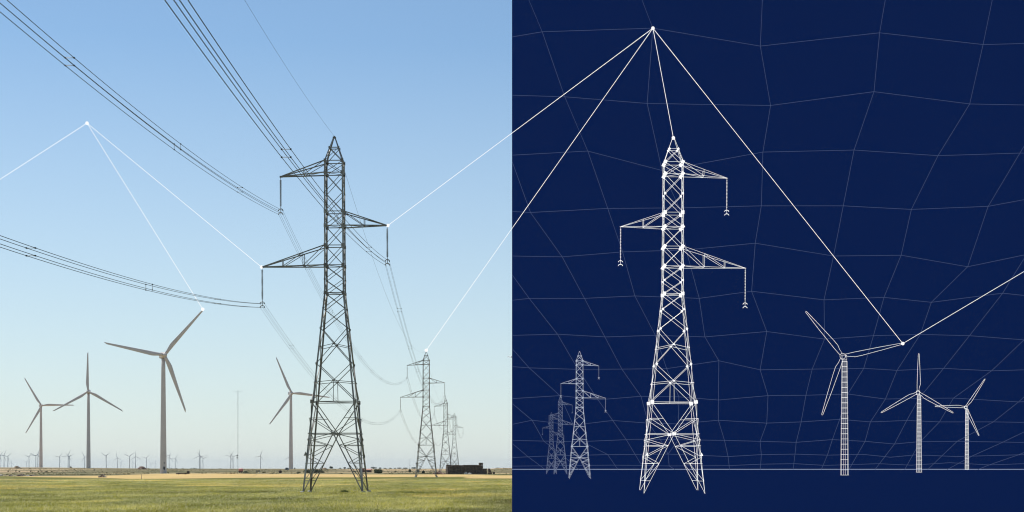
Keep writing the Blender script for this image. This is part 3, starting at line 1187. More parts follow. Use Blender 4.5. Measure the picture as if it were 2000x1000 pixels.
p = on_ground(470, 923.6)
k = p.y / FPX
t = thing('tank_trailer', 'small dark trailer with a faded red rounded tank beside the thin mast', 'trailer', p)
mb = MB()
R = 1.0
prof = [(.05, -1.5), (R * .7, -1.45), (R, -1.1), (R, 1.1), (R * .7, 1.45), (.05, 1.5)]
mb.lathe(prof, 20)
o = mb.build('tank', M['rust_red'], t)
o.rotation_euler = (0, PI / 2, 0)
o.location = (.15, 0, 2.0)
mb = MB()
mb.box((0, 0, .85), (2.9, 1.4, .3))
mb.bar((-1.4, 0, .8), (-2.6, 0, .5), .16)
mb.build('chassis', M['dark_metal'], t)
for x in (-.6, .8):
    mb = MB()
    mb.lathe([(.12, -.14), (.5, -.14), (.54, 0), (.5, .14), (.12, .14)], 16)
    o = mb.build('wheel', M['dark_metal'], t)
    o.rotation_euler = (PI / 2, 0, 0)
    o.location = (x, -.75, .54)

p = on_ground(504, 923.5)
t = thing('cattle_trough', 'dark boxy cattle trough on pale legs left of the turbine behind the pylon', 'trough', p)
mb = MB()
mb.box((0, 0, .95), (2.8, 1.1, .12))
for s_ in (-1, 1):
    mb.box((0, s_ * .5, 1.3), (2.8, .1, .6))
    mb.box((s_ * 1.35, 0, 1.3), (.1, .88, .6))
mb.build('basin', M['dark_metal'], t)
for x in (-1.1, 1.1):
    MB().box((x, 0, .44), (.3, .9, .88)).build('leg', M['tarp'], t)

p = on_ground(547.3, 924)
mb = MB()
mb.lathe([(.9, -.65), (.98, -.6), (1.0, 0), (.98, .6), (.9, .65)], 24)
o = mb.build('round_bale', M['bale'])
o.rotation_euler = (PI / 2, 0, .5)
o.location = p + Vector((0, 0, .92))
tag(o, 'dark round bale lying right below the turbine behind the pylon', 'bale')

p = on_ground(560.7, 917.6)
k = p.y / FPX
t = thing('arched_hut', 'small grey hut with an arched roof left of the turbine foot behind the pylon', 'hut', p)
mb = MB()
n = 14
vs, fs = [], []
for y in (-2.2, 2.2):
    for j in range(n + 1):
        a = PI * j / n
        vs.append((1.75 * math.cos(a), y, 2.0 * math.sin(a)))
for j in range(n):
    fs.append((j, j + 1, n + 2 + j, n + 1 + j))
fs.append(tuple(range(n + 1)))
fs.append(tuple(range(n + 1, 2 * n + 2))[::-1])
mb.add(vs, fs, True)
mb.build('shell', M['hut'], t)
MB().box((.0, -2.23, .85), (.9, .06, 1.7)).build('door', M['turbine_dark'], t)

# ruined farmhouse with red roof
p = on_ground(712.5, 922.6)
k = p.y / FPX
hs = thing('farm_house', 'small old brick farmhouse with red roof between the legs of the nearest pylon', 'house', p)
w1, w2 = 11 * k, 12.5 * k
h1, h2 = 8.6 * k, 6.0 * k


def gable(mb, x0, x1, y0, y1, h, ridge, roof=None):
    xm = (y0 + y1) / 2
    vs = [(x0, y0, 0), (x1, y0, 0), (x1, y1, 0), (x0, y1, 0), (x0, y0, h), (x1, y0, h), (x1, y1, h), (x0, y1, h), (x0, xm, ridge), (x1, xm, ridge)]
    mb.add(vs, [(0, 1, 5, 4), (2, 3, 7, 6), (1, 2, 6, 9, 5), (3, 0, 4, 8, 7), (3, 2, 1, 0), (4, 5, 9, 8), (6, 7, 8, 9)])
    if roof is not None:
        e, tk = .35, .16
        for ya, s_ in ((y0, -1), (y1, 1)):
            yo = ya + s_ * .4
            zo = h - .4 * (ridge - h) / abs(xm - ya)
            a = [(x0 - e, yo, zo + .03), (x1 + e, yo, zo + .03), (x1 + e, xm, ridge + .03), (x0 - e, xm, ridge + .03)]
            roof.add(a + [(x, y, z + tk) for x, y, z in a], [(0, 1, 2, 3), (7, 6, 5, 4), (0, 4, 5, 1), (2, 6, 7, 3), (1, 5, 6, 2), (3, 7, 4, 0)])


wall, rf = MB(), MB()
gable(wall, -w1, -.2, -2.2, 3, h1 * .84, h1, None)
gable(wall, -.19, w2, -2.6, 3.2, h2 * .76, h2 * 1.12, rf)
wall.build('wall', M['brick'], hs)
roof = rf.build('roof', M['roof'], hs)
mb = MB()
mb.box((-w1 * .72, .4, h1 * 1.05), (1.0, .9, 1.6))
mb.build('chimney', M['brick'], roof)
MB().box((w2 * .62, -2.62, .9), (.9, .08, 1.8)).build('door', M['turbine_dark'], hs)
MB().box((-w1 * .5, -2.22, h1 * .42), (.8, .08, .9)).build('window', M['turbine_dark'], hs)


# ------------------------------------------------------------------ bushes and trees
def bush(name, px, py, wpx, hpx, mat, label, cat, trunk=0.0, group=None, d=None, n=320, lobes=4):
    p = on_ground(px, py) if d is None else at(px, d)
    k = p.y / FPX
    W, H = wpx * k, hpx * k
    root = thing(name, label, cat, p, 0, group)
    rd = random.Random(int(px * 13))
    mb = MB()
    z0 = H * trunk
    cl = []
    for j in range(lobes):
        u = (j + .5) / lobes * 2 - 1
        u += rd.uniform(-.25, .25)
        s = rd.uniform(.42, .62)
        cl.append((u * W * .5 * (1 - s * .72), rd.uniform(-.2, .2) * W, z0 + (H - z0) * rd.uniform(.36, .52) * (1.12 - .35 * abs(u)), s))
    size = max(.18, .17 * min(W, H))
    for j in range(n):
        cx, cy, cz, s = cl[rd.randrange(lobes)]
        th, ph = rd.uniform(0, 2 * PI), math.acos(rd.uniform(-1, 1))
        r = rd.random() ** .45
        c = Vector((cx + math.cos(th) * math.sin(ph) * r * W * .5 * s, cy + math.sin(th) * math.sin(ph) * r * W * .42 * s,
                    max(z0 * .6 + .1, cz + math.cos(ph) * r * (H - z0) * .52 * (s + .42))))
        c.z = min(c.z, H)
        a = Vector((rd.uniform(-1, 1), rd.uniform(-1, 1), rd.uniform(-1, 1))).normalized()
        b = a.cross(Vector((rd.uniform(-1, 1), rd.uniform(-1, 1), rd.uniform(-1, 1)))).normalized()
        q = size * rd.uniform(.6, 1.3)
        mb.add([c + a * q, c + b * q * .6, c - a * q, c - b * q * .6], [(0, 1, 2, 3)])
    mb.build('crown' if trunk > 0 else 'foliage', mat, root)
    mb = MB()
    for j in range(max(2, lobes)):
        cx, cy, cz, s = cl[j % lobes]
        mb.tube([(cx * .12, cy * .1, -.3), (cx * .4, cy * .4, cz * .55), (cx * .9, cy * .9, cz)], [W * .035, W * .025, W * .008], 6)
    mb.build('trunk' if trunk > 0 else 'stems', M['bark'], root)
    return root


BG = 'low bushes in the dry verge'
bush('bush', 612, 923.5, 38, 7.2, M['leaf'], 'wide dark green hedge like bush behind the left legs of the nearest pylon', 'bush', n=1800, lobes=9)
bush('bush', 738.5, 924.5, 19, 9.2, M['leaf_pale'], 'rounded olive bush right of the farmhouse', 'bush', n=520, lobes=5, group=BG)
bush('bush', 692, 922.6, 9, 3.4, M['leaf'], 'low dark bush left of the farmhouse', 'bush', n=220, group=BG)
bush('bush', 516, 924, 9.5, 3.4, M['leaf_pale'], 'low olive bush right of the cattle trough', 'bush', n=220, group=BG)
bush('bush', 583, 924.2, 11, 3.0, M['leaf_pale'], 'low olive bush left of the nearest pylon leg', 'bush', n=220, group=BG)
bush('bush', 800.5, 922.6, 5, 6.6, M['leaf_pale'], 'slim upright olive bush at the foot of the thin pole', 'bush', n=260, lobes=3, group=BG)
bush('bush', 817, 922.6, 5.2, 6.4, M['leaf'], 'slim dark bush behind the left foot of the second pylon', 'bush', n=260, lobes=3, group=BG)
bush('bush', 826.6, 925.0, 6.5, 6.6, M['leaf'], 'round dark bush between the feet of the second pylon', 'bush', n=260, lobes=3, group=BG)
bush('bush', 772, 921.5, 4, 2.6, M['leaf'], 'small dark bush in the tan field right of the olive bush', 'bush', n=140, lobes=2, group=BG)
bush('bush', 184, 919.2, 3.2, 2.6, M['leaf'], 'tiny dark bush right of the foot of the upright bladed turbine', 'bush', n=120, lobes=2, group=BG)
bush('bush', 162.3, 920.6, 2.4, 1.8, M['leaf'], 'tiny dark bush left of the foot of the upright bladed turbine', 'bush', n=120, lobes=2, group=BG)
bush('bush', 328.5, 924.2, 4, 2.2, M['leaf_pale'], 'small brownish bush at the right foot of the largest turbine', 'bush', n=120, lobes=2, group=BG)
bush('bush', 101, 922, 5, 1.6, M['leaf'], 'small flat bush between the two left turbine feet', 'bush', n=120, lobes=3, group=BG)
rd2 = random.Random(3)
for j, (px, py) in enumerate(((16, 921.6), (31, 921.2), (37.5, 921.6), (60, 921.8), (75.5, 921.4), (80.3, 921.4), (91, 922))):
    bush('shrub', px, py, rd2.uniform(2.6, 5), rd2.uniform(2.0, 3.4), M['leaf'], 'dark little shrub on the left bank, %s' % (
        'leftmost', 'second from left', 'above the largest brown heap', 'above the grey boulder', 'left of the close pair by the leftmost tower', 'right of the close pair by the leftmost tower', 'rightmost')[j], 'shrub', n=110, lobes=2, group='shrubs on the left field bank')
for j, (px, w) in enumerate(((437, 2.4), (442, 2.0), (451, 5), (457, 3), (395, 2.5))):
    bush('shrub', px, 925.2, w, 2.2, M['bark'] if j in (2, 3) else M['leaf'], 'small dry shrub along the field edge left of the mast, %s' % (
        'left of the middle pair', 'right of the middle pair', 'widest brown one', 'closest to the mast', 'farthest from the mast')[j], 'shrub', n=90, lobes=2, group='dry shrubs left of the mast')
TT = 'distant trees on the skyline'
for (px, w, h, d, lab) in ((646.5, 7.2, 5.2, 3400, 'dark rounded tree on the skyline framed by the legs of the nearest pylon'),
                           (673.5, 5, 3.6, 3600, 'small dark tree on the skyline left of the farmhouse'),
                           (138.3, 3.4, 3.6, 2900, 'small dark tree on the skyline right of two crossing far turbines'),
                           (575.5, 3, 2.2, 2300, 'small dark tree at the right foot of the turbine behind the pylon')):
    bush('skyline_tree', px, 0, w, h, M['leaf'], lab, 'tree', trunk=.18, group=TT, d=d, n=260, lobes=4)
names = ['left end', 'second from left', 'third from left', 'middle', 'third from right', 'second from right', 'right end']
for j, (px, w, h) in enumerate(((742, 6, 2.6), (752, 8, 2.0), (762.5, 5, 2.2), (771.5, 4, 2.0), (780, 10, 2.6), (792, 13, 2.6), (809, 13, 3.4))):
    bush('woodland', px, 0, w, h, M['leaf'], 'far wood on the skyline left of the second pylon, %s of the row' % names[j], 'wood', trunk=.1, group='far woods on the skyline', d=7600, n=300, lobes=6)
for px, w, h, lab in ((729.5, 12, 4.2, 'blue far wood rising right behind the farmhouse roof'), (664, 5, 2.2, 'flat far wood between the two skyline trees'),
                      (681, 7, 2.2, 'flat far wood right of the small skyline tree'), (972, 8, 2.2, 'flat blue wood right of the bale stack')):
    bush('woodland', px, 0, w, h, M['leaf'], lab, 'wood', trunk=.1, group='far woods on the skyline', d=8200, n=260, lobes=5)
for j, (px, w, h) in enumerate(((147, 5, 1.2), (186, 7, 1.4), (203, 8, 1.2), (213, 8, 1.2), (289, 2.5, 1.8), (327, 3, 1.8), (335, 3, 1.8), (345, 4, 1.6), (357, 5, 1.8), (373, 3, 1.6), (379, 4, 1.8), (430, 8, 1.4), (383, 3, 1.6))):
    bush('woodland', px, 0, w, h, M['leaf'], 'speck of far wood %s' % (
        'right of two crossing turbines', 'right of the upright bladed turbine', 'left of the V shaped far turbine', 'right of the V shaped far turbine', 'right of the rubble mound', 'at the right side of the largest tower', 'a little right of the largest tower', 'under the low far turbine by the largest tower',
        'right of the low far turbine', 'narrow one before the turbine trio', 'left of the turbine trio', 'midway between turbine trio and mast', 'touching the turbine trio')[j], 'wood', trunk=.05, group='low far woods on the left skyline', d=5200, n=120, lobes=3)

# weeds at the pylon foot
p = on_ground(672.5, 964.5)
mb = MB()
rd = random.Random(11)
for j in range(260):
    a, r = rd.uniform(0, 2 * PI), rd.random() ** .6 * .72
    b = Vector((r * math.cos(a), r * .6 * math.sin(a), 0))
    tip = b + Vector((rd.uniform(-.2, .2), rd.uniform(-.2, .2), rd.uniform(.25, .62) * (1.2 - r)))
    w_ = Vector((rd.uniform(.03, .06), rd.uniform(-.03, .03), 0))
    mb.add([b - w_, b + w_, tip], [(0, 1, 2)])
o = mb.build('weed_clump', mottled('weed_green', (.035, .075, .012), (.075, .13, .03), 3, .8))
o.location = p
tag(o, 'dark green weed clump between the front feet of the nearest pylon', 'weeds')

# ------------------------------------------------------------------ navy stage and white wire models, both shown by added emission
WALL_Y, ST0 = 150.0, 115.0
ST_H = EYE - 1.5 / FPX * WALL_Y
SLOPE = ST_H / (WALL_Y - ST0)


def stage_z(y):
    return max(0.02, SLOPE * (y - ST0))


def on_stage(px, py):
    lo, hi = ST0, WALL_Y
    for _ in range(50):
        m = (lo + hi) / 2
        if HY + (EYE - stage_z(m)) * FPX / m > py:
            lo = m
        else:
            hi = m
    return Vector(((px - CX) / FPX * lo, lo, stage_z(lo)))


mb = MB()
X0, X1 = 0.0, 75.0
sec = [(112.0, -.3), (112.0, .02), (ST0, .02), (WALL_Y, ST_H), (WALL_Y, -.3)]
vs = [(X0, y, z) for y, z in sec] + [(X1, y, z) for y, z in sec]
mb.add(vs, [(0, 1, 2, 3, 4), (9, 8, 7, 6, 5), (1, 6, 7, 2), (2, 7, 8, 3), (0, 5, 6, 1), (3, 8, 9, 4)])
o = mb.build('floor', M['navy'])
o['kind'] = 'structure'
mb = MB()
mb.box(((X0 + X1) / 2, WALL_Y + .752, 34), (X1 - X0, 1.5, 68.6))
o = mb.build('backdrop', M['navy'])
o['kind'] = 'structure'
mb = MB()
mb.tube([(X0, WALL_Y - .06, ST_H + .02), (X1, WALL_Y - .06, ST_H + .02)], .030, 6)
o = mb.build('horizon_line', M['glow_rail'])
tag(o, 'long straight pale line along the base of the dark blue backdrop', 'line')

# white wire pylons
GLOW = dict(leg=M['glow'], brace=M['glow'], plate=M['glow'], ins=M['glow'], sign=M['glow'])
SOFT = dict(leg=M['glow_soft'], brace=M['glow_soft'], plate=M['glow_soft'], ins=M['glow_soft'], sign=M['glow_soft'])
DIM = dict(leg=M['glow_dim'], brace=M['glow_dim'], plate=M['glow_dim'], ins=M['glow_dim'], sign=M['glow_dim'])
WG = 'white wire outline pylons on dark blue'
WP = {}
for name, px, ptop, pbot, mats, rpx, blob, disc, lab in (
        ('big', 1311.5, 270, 966, GLOW, .28, 1.15, True, 'largest white wire outline pylon on the dark blue half, mirrored, with bright joints'),
        ('two', 1132, 687, 935, SOFT, .22, 1.35, False, 'middle sized white wire outline pylon, right of two fainter ones on dark blue'),
        ('three', 1094.5, 774, 926.5, DIM, .25, 1.1, False, 'faint wire outline pylon between the smallest one and the middle sized one'),
        ('four', 1077, 806, 926, DIM, .20, 1.0, False, 'faintest and smallest wire outline pylon at the left of the dark blue half')):
    b = on_stage(px, pbot - (3 if name == 'big' else 0))
    top = EYE + (HY - ptop) / FPX * b.y
    sc = (top - b.z) / 45.2
    root = thing('wire_pylon', lab, 'pylon drawing', b, 0, WG)
    Pylon(-1, sc, False, rpx / FPX * b.y).parts(root, mats, blob, disc)
    if name == 'big':
        root.rotation_euler = (0, math.radians(.3), 0)
    WP[name] = (root, b, sc)


# white wire turbines
def wire_turbine(px, pbot, pxh, pyh, tips, wtop, wbot, rings, rpx, yaw, label):
    b = on_stage(px, pbot)
    k = b.y / FPX
    r = rpx * k
    t = thing('wire_turbine', label, 'turbine drawing', b, 0, 'white wire outline wind turbines on dark blue')
    hy = -1.1 * wbot * k
    kk = (b.y + hy) / FPX
    hub = Vector(((pxh - CX) * kk - b.x, hy, EYE + (HY - pyh) * kk - b.z))
    Ht = hub.z - wtop * k * .9
    mb = MB()
    ns = 6
    R0, R1 = wbot * k / 2, wtop * k / 2
    for j in range(ns):
        a = 2 * PI * (j + .5) / ns
        mb.tube([(R0 * math.cos(a), R0 * math.sin(a), 0.02), (R1 * math.cos(a), R1 * math.sin(a), Ht)], r * .8, 5)
    for i in range(rings + 1):
        u = i / rings
        rr = R0 + (R1 - R0) * u
        mb.tube([(rr * math.cos(2 * PI * j / 24), rr * math.sin(2 * PI * j / 24), .03 + u * (Ht - .03)) for j in range(24)], r * .8, 5, True)
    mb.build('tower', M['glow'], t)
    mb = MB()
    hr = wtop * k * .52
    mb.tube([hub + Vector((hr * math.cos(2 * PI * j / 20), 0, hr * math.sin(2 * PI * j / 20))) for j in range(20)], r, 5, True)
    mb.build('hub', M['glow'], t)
    mb = MB()
    nw, nh, nl = wtop * k * .42, wtop * k * .42, wtop * k * 2.2
    dirx = math.sin(yaw)
    c0 = hub + Vector((dirx * hr, .4 * hr, -hr * .35))
    for e in (0, 1):
        o_ = c0 + Vector((dirx * nl * .55 * e, nl * e, 0))
        mb.tube([o_ + Vector(v) for v in ((-nw, 0, -nh), (nw, 0, -nh), (nw, 0, nh), (-nw, 0, nh))], r * .8, 5, True)
    for v in ((-nw, 0, -nh), (nw, 0, -nh), (nw, 0, nh), (-nw, 0, nh)):
        mb.tube([c0 + Vector(v), c0 + Vector((dirx * nl * .55, nl, 0)) + Vector(v)], r * .8, 5)
    mb.build('nacelle', M['glow'], t)
    for (tx, ty) in tips:
        tip = Vector(((tx - CX) * kk - b.x, hub.y, EYE + (HY - ty) * kk - b.z))
        d = tip - hub
        Lb = d.length
        d.normalize()
        n = Vector((d.z, 0, -d.x))      # clockwise side seen from the front
        sh = [(hr, -.26), (.12 * Lb, -.34), (.2 * Lb, -.60), (.32 * Lb, -.58), (.65 * Lb, -.38), (.985 * Lb, -.12), (Lb, 0), (.985 * Lb, .12), (.6 * Lb, .25), (.2 * Lb, .30), (hr, .26)]
        w = wtop * k
        prof = [hub + d * s_ + n * (o_ * w * -TRAIL) for s_, o_ in sh]
        mb = MB()
        mb.tube(prof, r, 5, True)
        mb.build('blade', M['glow'], t)
    return t, b


TRAIL = 1
W1 = wire_turbine(1649.5, 928.5, 1646, 695.5, [(1573.5, 608), (1763, 671), (1605.5, 811)], 10.5, 15.5, 22, .28, .5,
                  'largest wire outline turbine on dark blue, its right blade ending in a light ball')
W2 = wire_turbine(1795, 923, 1793, 766, [(1794.5, 690), (1720.5, 806), (1862, 806.5)], 7, 10.5, 19, .28, .3,
                  'middle white wire outline turbine on dark blue with one blade pointing straight up')
W3 = wire_turbine(1888.5, 917.6, 1886.5, 795, [(1924, 740), (1826, 793.5), (1912, 851)], 5.2, 7.2, 16, .27, .25,
                  'rightmost and smallest white wire outline turbine on dark blue')

# faint wire net behind the models
ROWS = [
    [(1000, 72), (1059, 62), (1275, 55), (1485, 90), (1718, 64), (1920, 87), (2000, 85), (2120, 70)],
    [(1000, 186), (1103, 189), (1264, 202), (1505, 206), (1707, 179), (1894, 203), (2000, 205), (2100, 190)],
    [(1000, 303), (1148, 295), (1293, 333), (1490, 297), (1668, 293), (1832, 304), (1992, 299), (2100, 300)],
    [(1000, 413), (1036, 415), (1187, 407), (1327, 406), (1487, 402), (1647, 402), (1780, 409), (1930, 403), (2000, 390), (2080, 380)],
    [(1000, 500), (1098, 501.6), (1216, 492), (1340, 488), (1475, 475), (1628, 500), (1760, 498.5), (1890, 521), (2000, 498), (2080, 490)],
    [(1000, 586.5), (1033.6, 582.7), (1141.6, 582.7), (1240, 578), (1365.7, 582.7), (1468, 568.8), (1609.4, 585.6), (1726.5, 580.8), (1819, 590.4), (1958.3, 572.6), (2000, 577), (2080, 585)],
    [(1000, 655), (1088.8, 652.7), (1181.4, 658), (1280, 655), (1376.7, 658), (1497.6, 647.5), (1610.4, 662.3), (1706, 655.6), (1797.5, 653.2), (1893.5, 655.6), (2000, 663.8), (2080, 670)],
    [(1000, 716), (1033.6, 718.5), (1129, 721.4), (1214.5, 720.9), (1302, 720), (1404, 704.6), (1484.6, 722.3), (1586.4, 720.9), (1687, 719.4), (1752, 723.3), (1843, 719.4), (1936.7, 724.2), (2000, 722.3), (2080, 720)],
    [(1000, 778.5), (1093.6, 772.7), (1168, 780.9), (1252, 774), (1326, 775), (1403, 781.3), (1500, 772.7), (1574, 772), (1656, 769.5), (1729.4, 779.4), (1795, 778), (1862.3, 777.5), (1989.4, 785), (2080, 780)],
    [(1000, 828.8), (1039.3, 820.7), (1120, 830.3), (1196.7, 821.2), (1266, 826.4), (1325, 828), (1403, 820.7), (1497.6, 826.4), (1564.8, 824), (1640, 819), (1700, 824), (1771, 821.2), (1835, 824), (1940, 824), (2080, 826)],
    [(1000, 860), (1062, 861.5), (1136.8, 862.4), (1240, 858), (1325, 859), (1415, 860), (1484.6, 862), (1555, 863.9), (1625.7, 858.6), (1689.5, 862), (1747, 867.2), (1797.5, 862.4), (1869.5, 862), (2000, 864), (2080, 864)],
    [(1000, 893.6), (1058, 891), (1187, 887.9), (1304.7, 886.9), (1422, 891.7), (1487, 887.9), (1552.8, 886.9), (1616, 889), (1684.7, 887.4), (1740, 893), (1788, 888.4), (1869.5, 891.7), (2000, 888), (2080, 888)],
    [(1000, 910.4), (1196.7, 908.5), (1307, 910), (1422, 909.5), (1485.6, 906.6), (1552.8, 905.6), (1612, 909), (1716, 905.6), (1780, 908.5), (1855, 903.7), (1932, 908), (2000, 905.6), (2080, 907)]]
COLS = [
    [(1022, -60), (1033, 0), (1059, 62), (1103, 189), (1148, 295), (1187, 407), (1216, 492), (1240, 578), (1280, 655), (1302, 720), (1326, 775), (1325, 828), (1325, 859), (1304.7, 886.9), (1307, 910), (1318, 917)],
    [(1232, -60), (1254, 0), (1275, 55), (1264, 202), (1293, 333), (1327, 406), (1340, 488), (1365.7, 582.7), (1376.7, 658), (1404, 704.6), (1403, 781.3), (1403, 820.7), (1415, 860), (1422, 891.7), (1425, 917)],
    [(1492, -60), (1489, 0), (1485, 90), (1505, 206), (1490, 297), (1487, 402), (1475, 475), (1468, 568.8), (1497.6, 647.5), (1484.6, 722.3), (1500, 772.7), (1497.6, 826.4), (1484.6, 862), (1487, 887.9), (1485, 917)],
    [(1740, -60), (1729, 0), (1718, 64), (1707, 179), (1668, 293), (1647, 402), (1628, 500), (1609.4, 585.6), (1610.4, 662.3), (1586.4, 720.9), (1574, 772), (1564.8, 824), (1555, 863.9), (1552.8, 886.9), (1549, 917)],
    [(1950, -60), (1938, 0), (1920, 87), (1894, 203), (1832, 304), (1780, 409), (1760, 498.5), (1726.5, 580.8), (1706, 655.6), (1687, 719.4), (1656, 769.5), (1640, 819), (1625.7, 858.6), (1616, 889), (1604, 917)],
    [(2080, 150), (1992, 299), (1930, 403), (1890, 521), (1819, 590.4), (1797.5, 653.2), (1752, 723.3), (1729.4, 779.4), (1700, 824), (1689.5, 862), (1658, 917)],
    [(2060, 420), (2000, 505), (1958.3, 572.6), (1893.5, 655.6), (1843, 719.4), (1795, 778), (1771, 821.2), (1747, 867.2), (1709, 917)],
    [(2060, 600), (2000, 663.8), (1936.7, 724.2), (1862.3, 777.5), (1835, 824), (1797.5, 862.4), (1767, 917)],
    [(2080, 700), (1989.4, 785), (1940, 824), (1869.5, 862), (1840, 890), (1812, 917)],
    [(2080, 805), (1960, 863), (1900, 890), (1850, 917)], [(2080, 850), (1990, 888), (1932, 908), (1910, 917)],
    [(970, 225), (1000, 316), (1036, 415), (1098, 501.6), (1141.6, 582.7), (1181.4, 658), (1214.5, 720.9), (1252, 774), (1266, 826.4), (1290, 859), (1304.7, 886.9)],
    [(1000, 537), (1033.6, 582.7), (1088.8, 652.7), (1129, 721.4), (1168, 780.9), (1196.7, 821.2), (1224, 860), (1258, 917)],
    [(1000, 681), (1033.6, 718.5), (1093.6, 772.7), (1120, 830.3), (1136.8, 862.4), (1187, 887.9), (1207, 917)],
    [(1000, 788), (1039.3, 820.7), (1062, 861.5), (1100, 890), (1130, 917)], [(1000, 866), (1030, 891), (1065, 917)]]


def net_depth(px, py):
    """the net leans out from the foot of the backdrop towards its top, with bumps"""
    u = (917 - py) / 917
    return WALL_Y - .25 - 3.0 * u - .7 * u * (math.sin(px * .021) + math.sin(py * .03 + px * .007))


mb = MB()
for line in ROWS + COLS:
    line = [q for q in line if q[0] >= 1000]
    pts = [world(px, py, net_depth(px, py)) for px, py in line]
    pts = [Vector((max(p.x, .02), p.y, p.z)) for p in pts]
    for A, B in zip(pts, pts[1:]):
        mb.tube([A, B], .017, 4)
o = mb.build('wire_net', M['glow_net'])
tag(o, 'faint uneven wire net of large cells hanging across the dark blue backdrop', 'net')

# ------------------------------------------------------------------ white lines, their glow put in as emission, and their knots
def blade_tip(i, k):
    t, sp, yaw, ang = TURB[i]
    a = math.radians(ang + 120 * k)
    v = HUB + Vector((math.cos(a) * 39, -.9, math.sin(a) * 39))
    return sp + Matrix.Rotation(yaw, 3, 'Z') @ v


KN = {}
KN['left'] = world(170, 240.5, 205)
KN['out_left'] = world(-170, 460, 205)
KN['arm_left'] = attach(1, (TIPS[2][0] - .08, 0, TIPS[2][1]))
KN['arm_right'] = attach(1, (TIPS[1][0] + .08, 0, TIPS[1][1]))
KN['tip'] = blade_tip(0, 2)
KN['peak'] = P2 + Vector((0, 0, 45.6))
KN['top'] = world(1275.3, 55, 60)
rt, rb, rs = WP['big']
KN['wire_peak'] = rb + Matrix.Rotation(math.radians(.3), 3, 'Y') @ Vector((0, 0, 45.25 * rs))
wk = W1[1].y / FPX
KN['wire_tip'] = world(1763.3, 671, W1[1].y - 1.1 * 15.5 * wk)
KN['out_right'] = world(2120, 459, 143)
LP = .45 / FPX
for a, b, lab in (('left', 'out_left', 'white light line from the left hanging ball out of the left picture edge'),
                  ('left', 'arm_left', 'white light line from the left hanging ball to the lower left pylon arm'),
                  ('left', 'tip', 'white light line from the left hanging ball down to the largest turbine blade'),
                  ('arm_right', 'top', 'white light line from the right arm of the nearest pylon up to the highest ball'),
                  ('peak', 'top', 'white light line from the second pylon peak up to the highest ball'),
                  ('top', 'wire_peak', 'short white light line from the highest ball down to the wire pylon peak'),
                  ('top', 'wire_tip', 'white light line from the highest ball down to the wire turbine blade'),
                  ('wire_tip', 'out_right', 'white light line leaving the wire turbine blade towards the right picture edge')):
    A, B = KN[a], KN[b]
    n = 40
    pts = [A.lerp(B, j / n) for j in range(n + 1)]
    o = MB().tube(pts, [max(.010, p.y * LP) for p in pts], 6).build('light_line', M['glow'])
    tag(o, lab, 'light line', 'white light lines joining pylons and turbines')
for kname, lab in (('left', 'white light ball hanging in the upper left sky where three lines meet'), ('arm_left', 'white light ball on the tip of the lower left pylon arm'),
                   ('arm_right', 'white light ball on the tip of the right pylon arm'), ('tip', 'white light ball on a blade tip of the largest turbine'),
                   ('peak', 'white light ball on the peak of the second pylon'), ('top', 'highest white light ball where four lines meet on dark blue'),
                   ('wire_peak', 'white light ball on the peak of the largest wire pylon'), ('wire_tip', 'white light ball on the blade tip of the largest wire turbine')):
    c = KN[kname]
    o = MB().ball((0, 0, 0), 3.3 / FPX * c.y).build('light_ball', M['glow'])
    o.location = c
    tag(o, lab, 'light ball', 'white light balls at the ends of the lines')

# ------------------------------------------------------------------ a wisp of cloud
mb = MB()
for j in range(7):
    mb.stone((rng.normal(0, 22), rng.normal(0, 10), rng.normal(0, 5) + j * 1.5), (24, 16, 9), j, .2)
o = mb.build('cloud', M['tarp'])
o.location = world(997, 698, 26500)
o['kind'] = 'structure'
cm, nt, b = new_mat('thin_cloud')
b.inputs['Base Color'].default_value = (.9, .86, .84, 1)
b.inputs['Roughness'].default_value = 1
b.inputs['Alpha'].default_value = .16
o.data.materials[0] = cm

# ------------------------------------------------------------------ haze
mb = MB()
x0, x1, y0, y1, z0, z1 = -30500, 30500, -460, 25500, -1.5, 125
mb.box(((x0 + x1) / 2, (y0 + y1) / 2, (z0 + z1) / 2), (x1 - x0, y1 - y0, z1 - z0))
hm = bpy.data.materials.new('thin_air_haze')
hm.use_nodes = True
nt = hm.node_tree
for n_ in list(nt.nodes):
    if n_.type != 'OUTPUT_MATERIAL':
        nt.nodes.remove(n_)
pv = nt.nodes.new('ShaderNodeVolumePrincipled')
pv.inputs['Color'].default_value = (.74, .87, 1, 1)
pv.inputs['Density'].default_value = 2.0e-5
pv.inputs['Anisotropy'].default_value = .25
nt.links.new(pv.outputs[0], nt.nodes['Material Output'].inputs['Volume'])
hz = mb.build('haze', hm)
hz['kind'] = 'stuff'

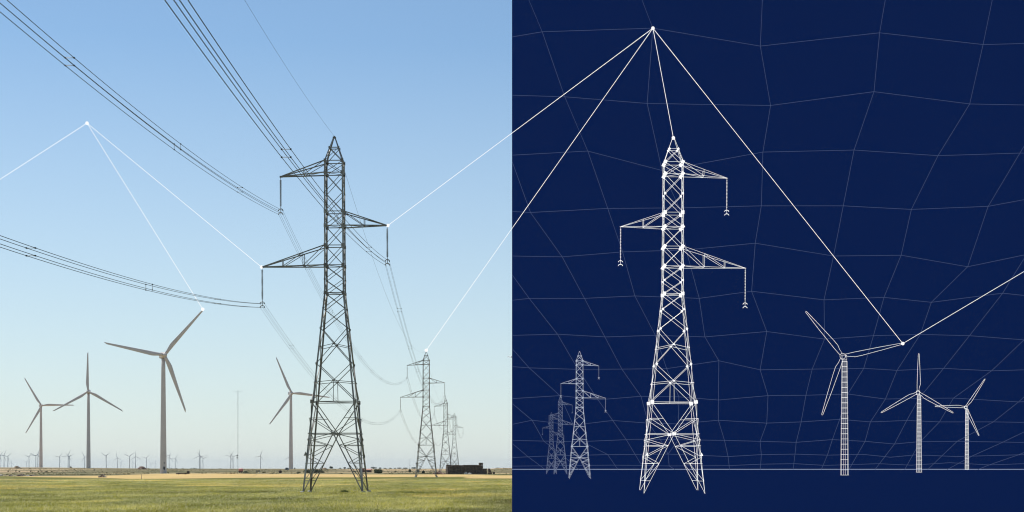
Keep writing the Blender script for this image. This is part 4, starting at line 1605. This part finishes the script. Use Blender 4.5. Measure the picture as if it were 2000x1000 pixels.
# ------------------------------------------------------------------ light
EL = math.radians(60)
SUN_XY = Vector((-.70, .71, 0)).normalized()
sd = bpy.data.lights.new('sun', 'SUN')
sd.energy = 4.0
sd.angle = math.radians(.5)
sd.color = (1, .95, .87)
so = bpy.data.objects.new('sun', sd)
COL.objects.link(so)
dirv = Vector((SUN_XY.x * math.cos(EL), SUN_XY.y * math.cos(EL), math.sin(EL)))
so.rotation_euler = dirv.to_track_quat('Z', 'Y').to_euler()
w = bpy.data.worlds.new('World')
SC.world = w
w.use_nodes = True
nt = w.node_tree
sky = nt.nodes.new('ShaderNodeTexSky')
sky.sky_type = 'NISHITA'
sky.sun_disc = False
sky.sun_elevation = EL
sky.sun_rotation = math.atan2(SUN_XY.x, SUN_XY.y)
sky.altitude = 700
sky.air_density = 1.0
sky.dust_density = .45
sky.ozone_density = 2.2
bg = nt.nodes['Background']
bg.inputs['Strength'].default_value = .108
tint = nt.nodes.new('ShaderNodeMix')      # camera white balance
tint.data_type = 'RGBA'
tint.blend_type = 'MULTIPLY'
tint.inputs[0].default_value = 1
tint.inputs[7].default_value = (.90, .99, .985, 1)
nt.links.new(sky.outputs[0], tint.inputs[6])
tc = nt.nodes.new('ShaderNodeTexCoord')  # low haze layer of the sky, thinning out with elevation
sep = nt.nodes.new('ShaderNodeSeparateXYZ')
mr = nt.nodes.new('ShaderNodeMapRange')
mr.inputs['From Min'].default_value = 0
mr.inputs['From Max'].default_value = .25
mr.inputs['To Min'].default_value = .62
mr.inputs['To Max'].default_value = 0
nt.links.new(tc.outputs['Generated'], sep.inputs[0])
nt.links.new(sep.outputs['Z'], mr.inputs['Value'])
veil = nt.nodes.new('ShaderNodeMix')
veil.data_type = 'RGBA'
veil.inputs[7].default_value = (5.85, 6.3, 6.6, 1)
nt.links.new(mr.outputs['Result'], veil.inputs[0])
nt.links.new(tint.outputs[2], veil.inputs[6])
nt.links.new(veil.outputs[2], bg.inputs['Color'])
SC.view_settings.view_transform = 'Standard'
SC.view_settings.look = 'None'
SC.view_settings.exposure = 0.16
SC.view_settings.gamma = 1
SC.cycles.volume_bounces = 0
SC.cycles.max_bounces = 6
SC.cycles.filter_width = 1.15
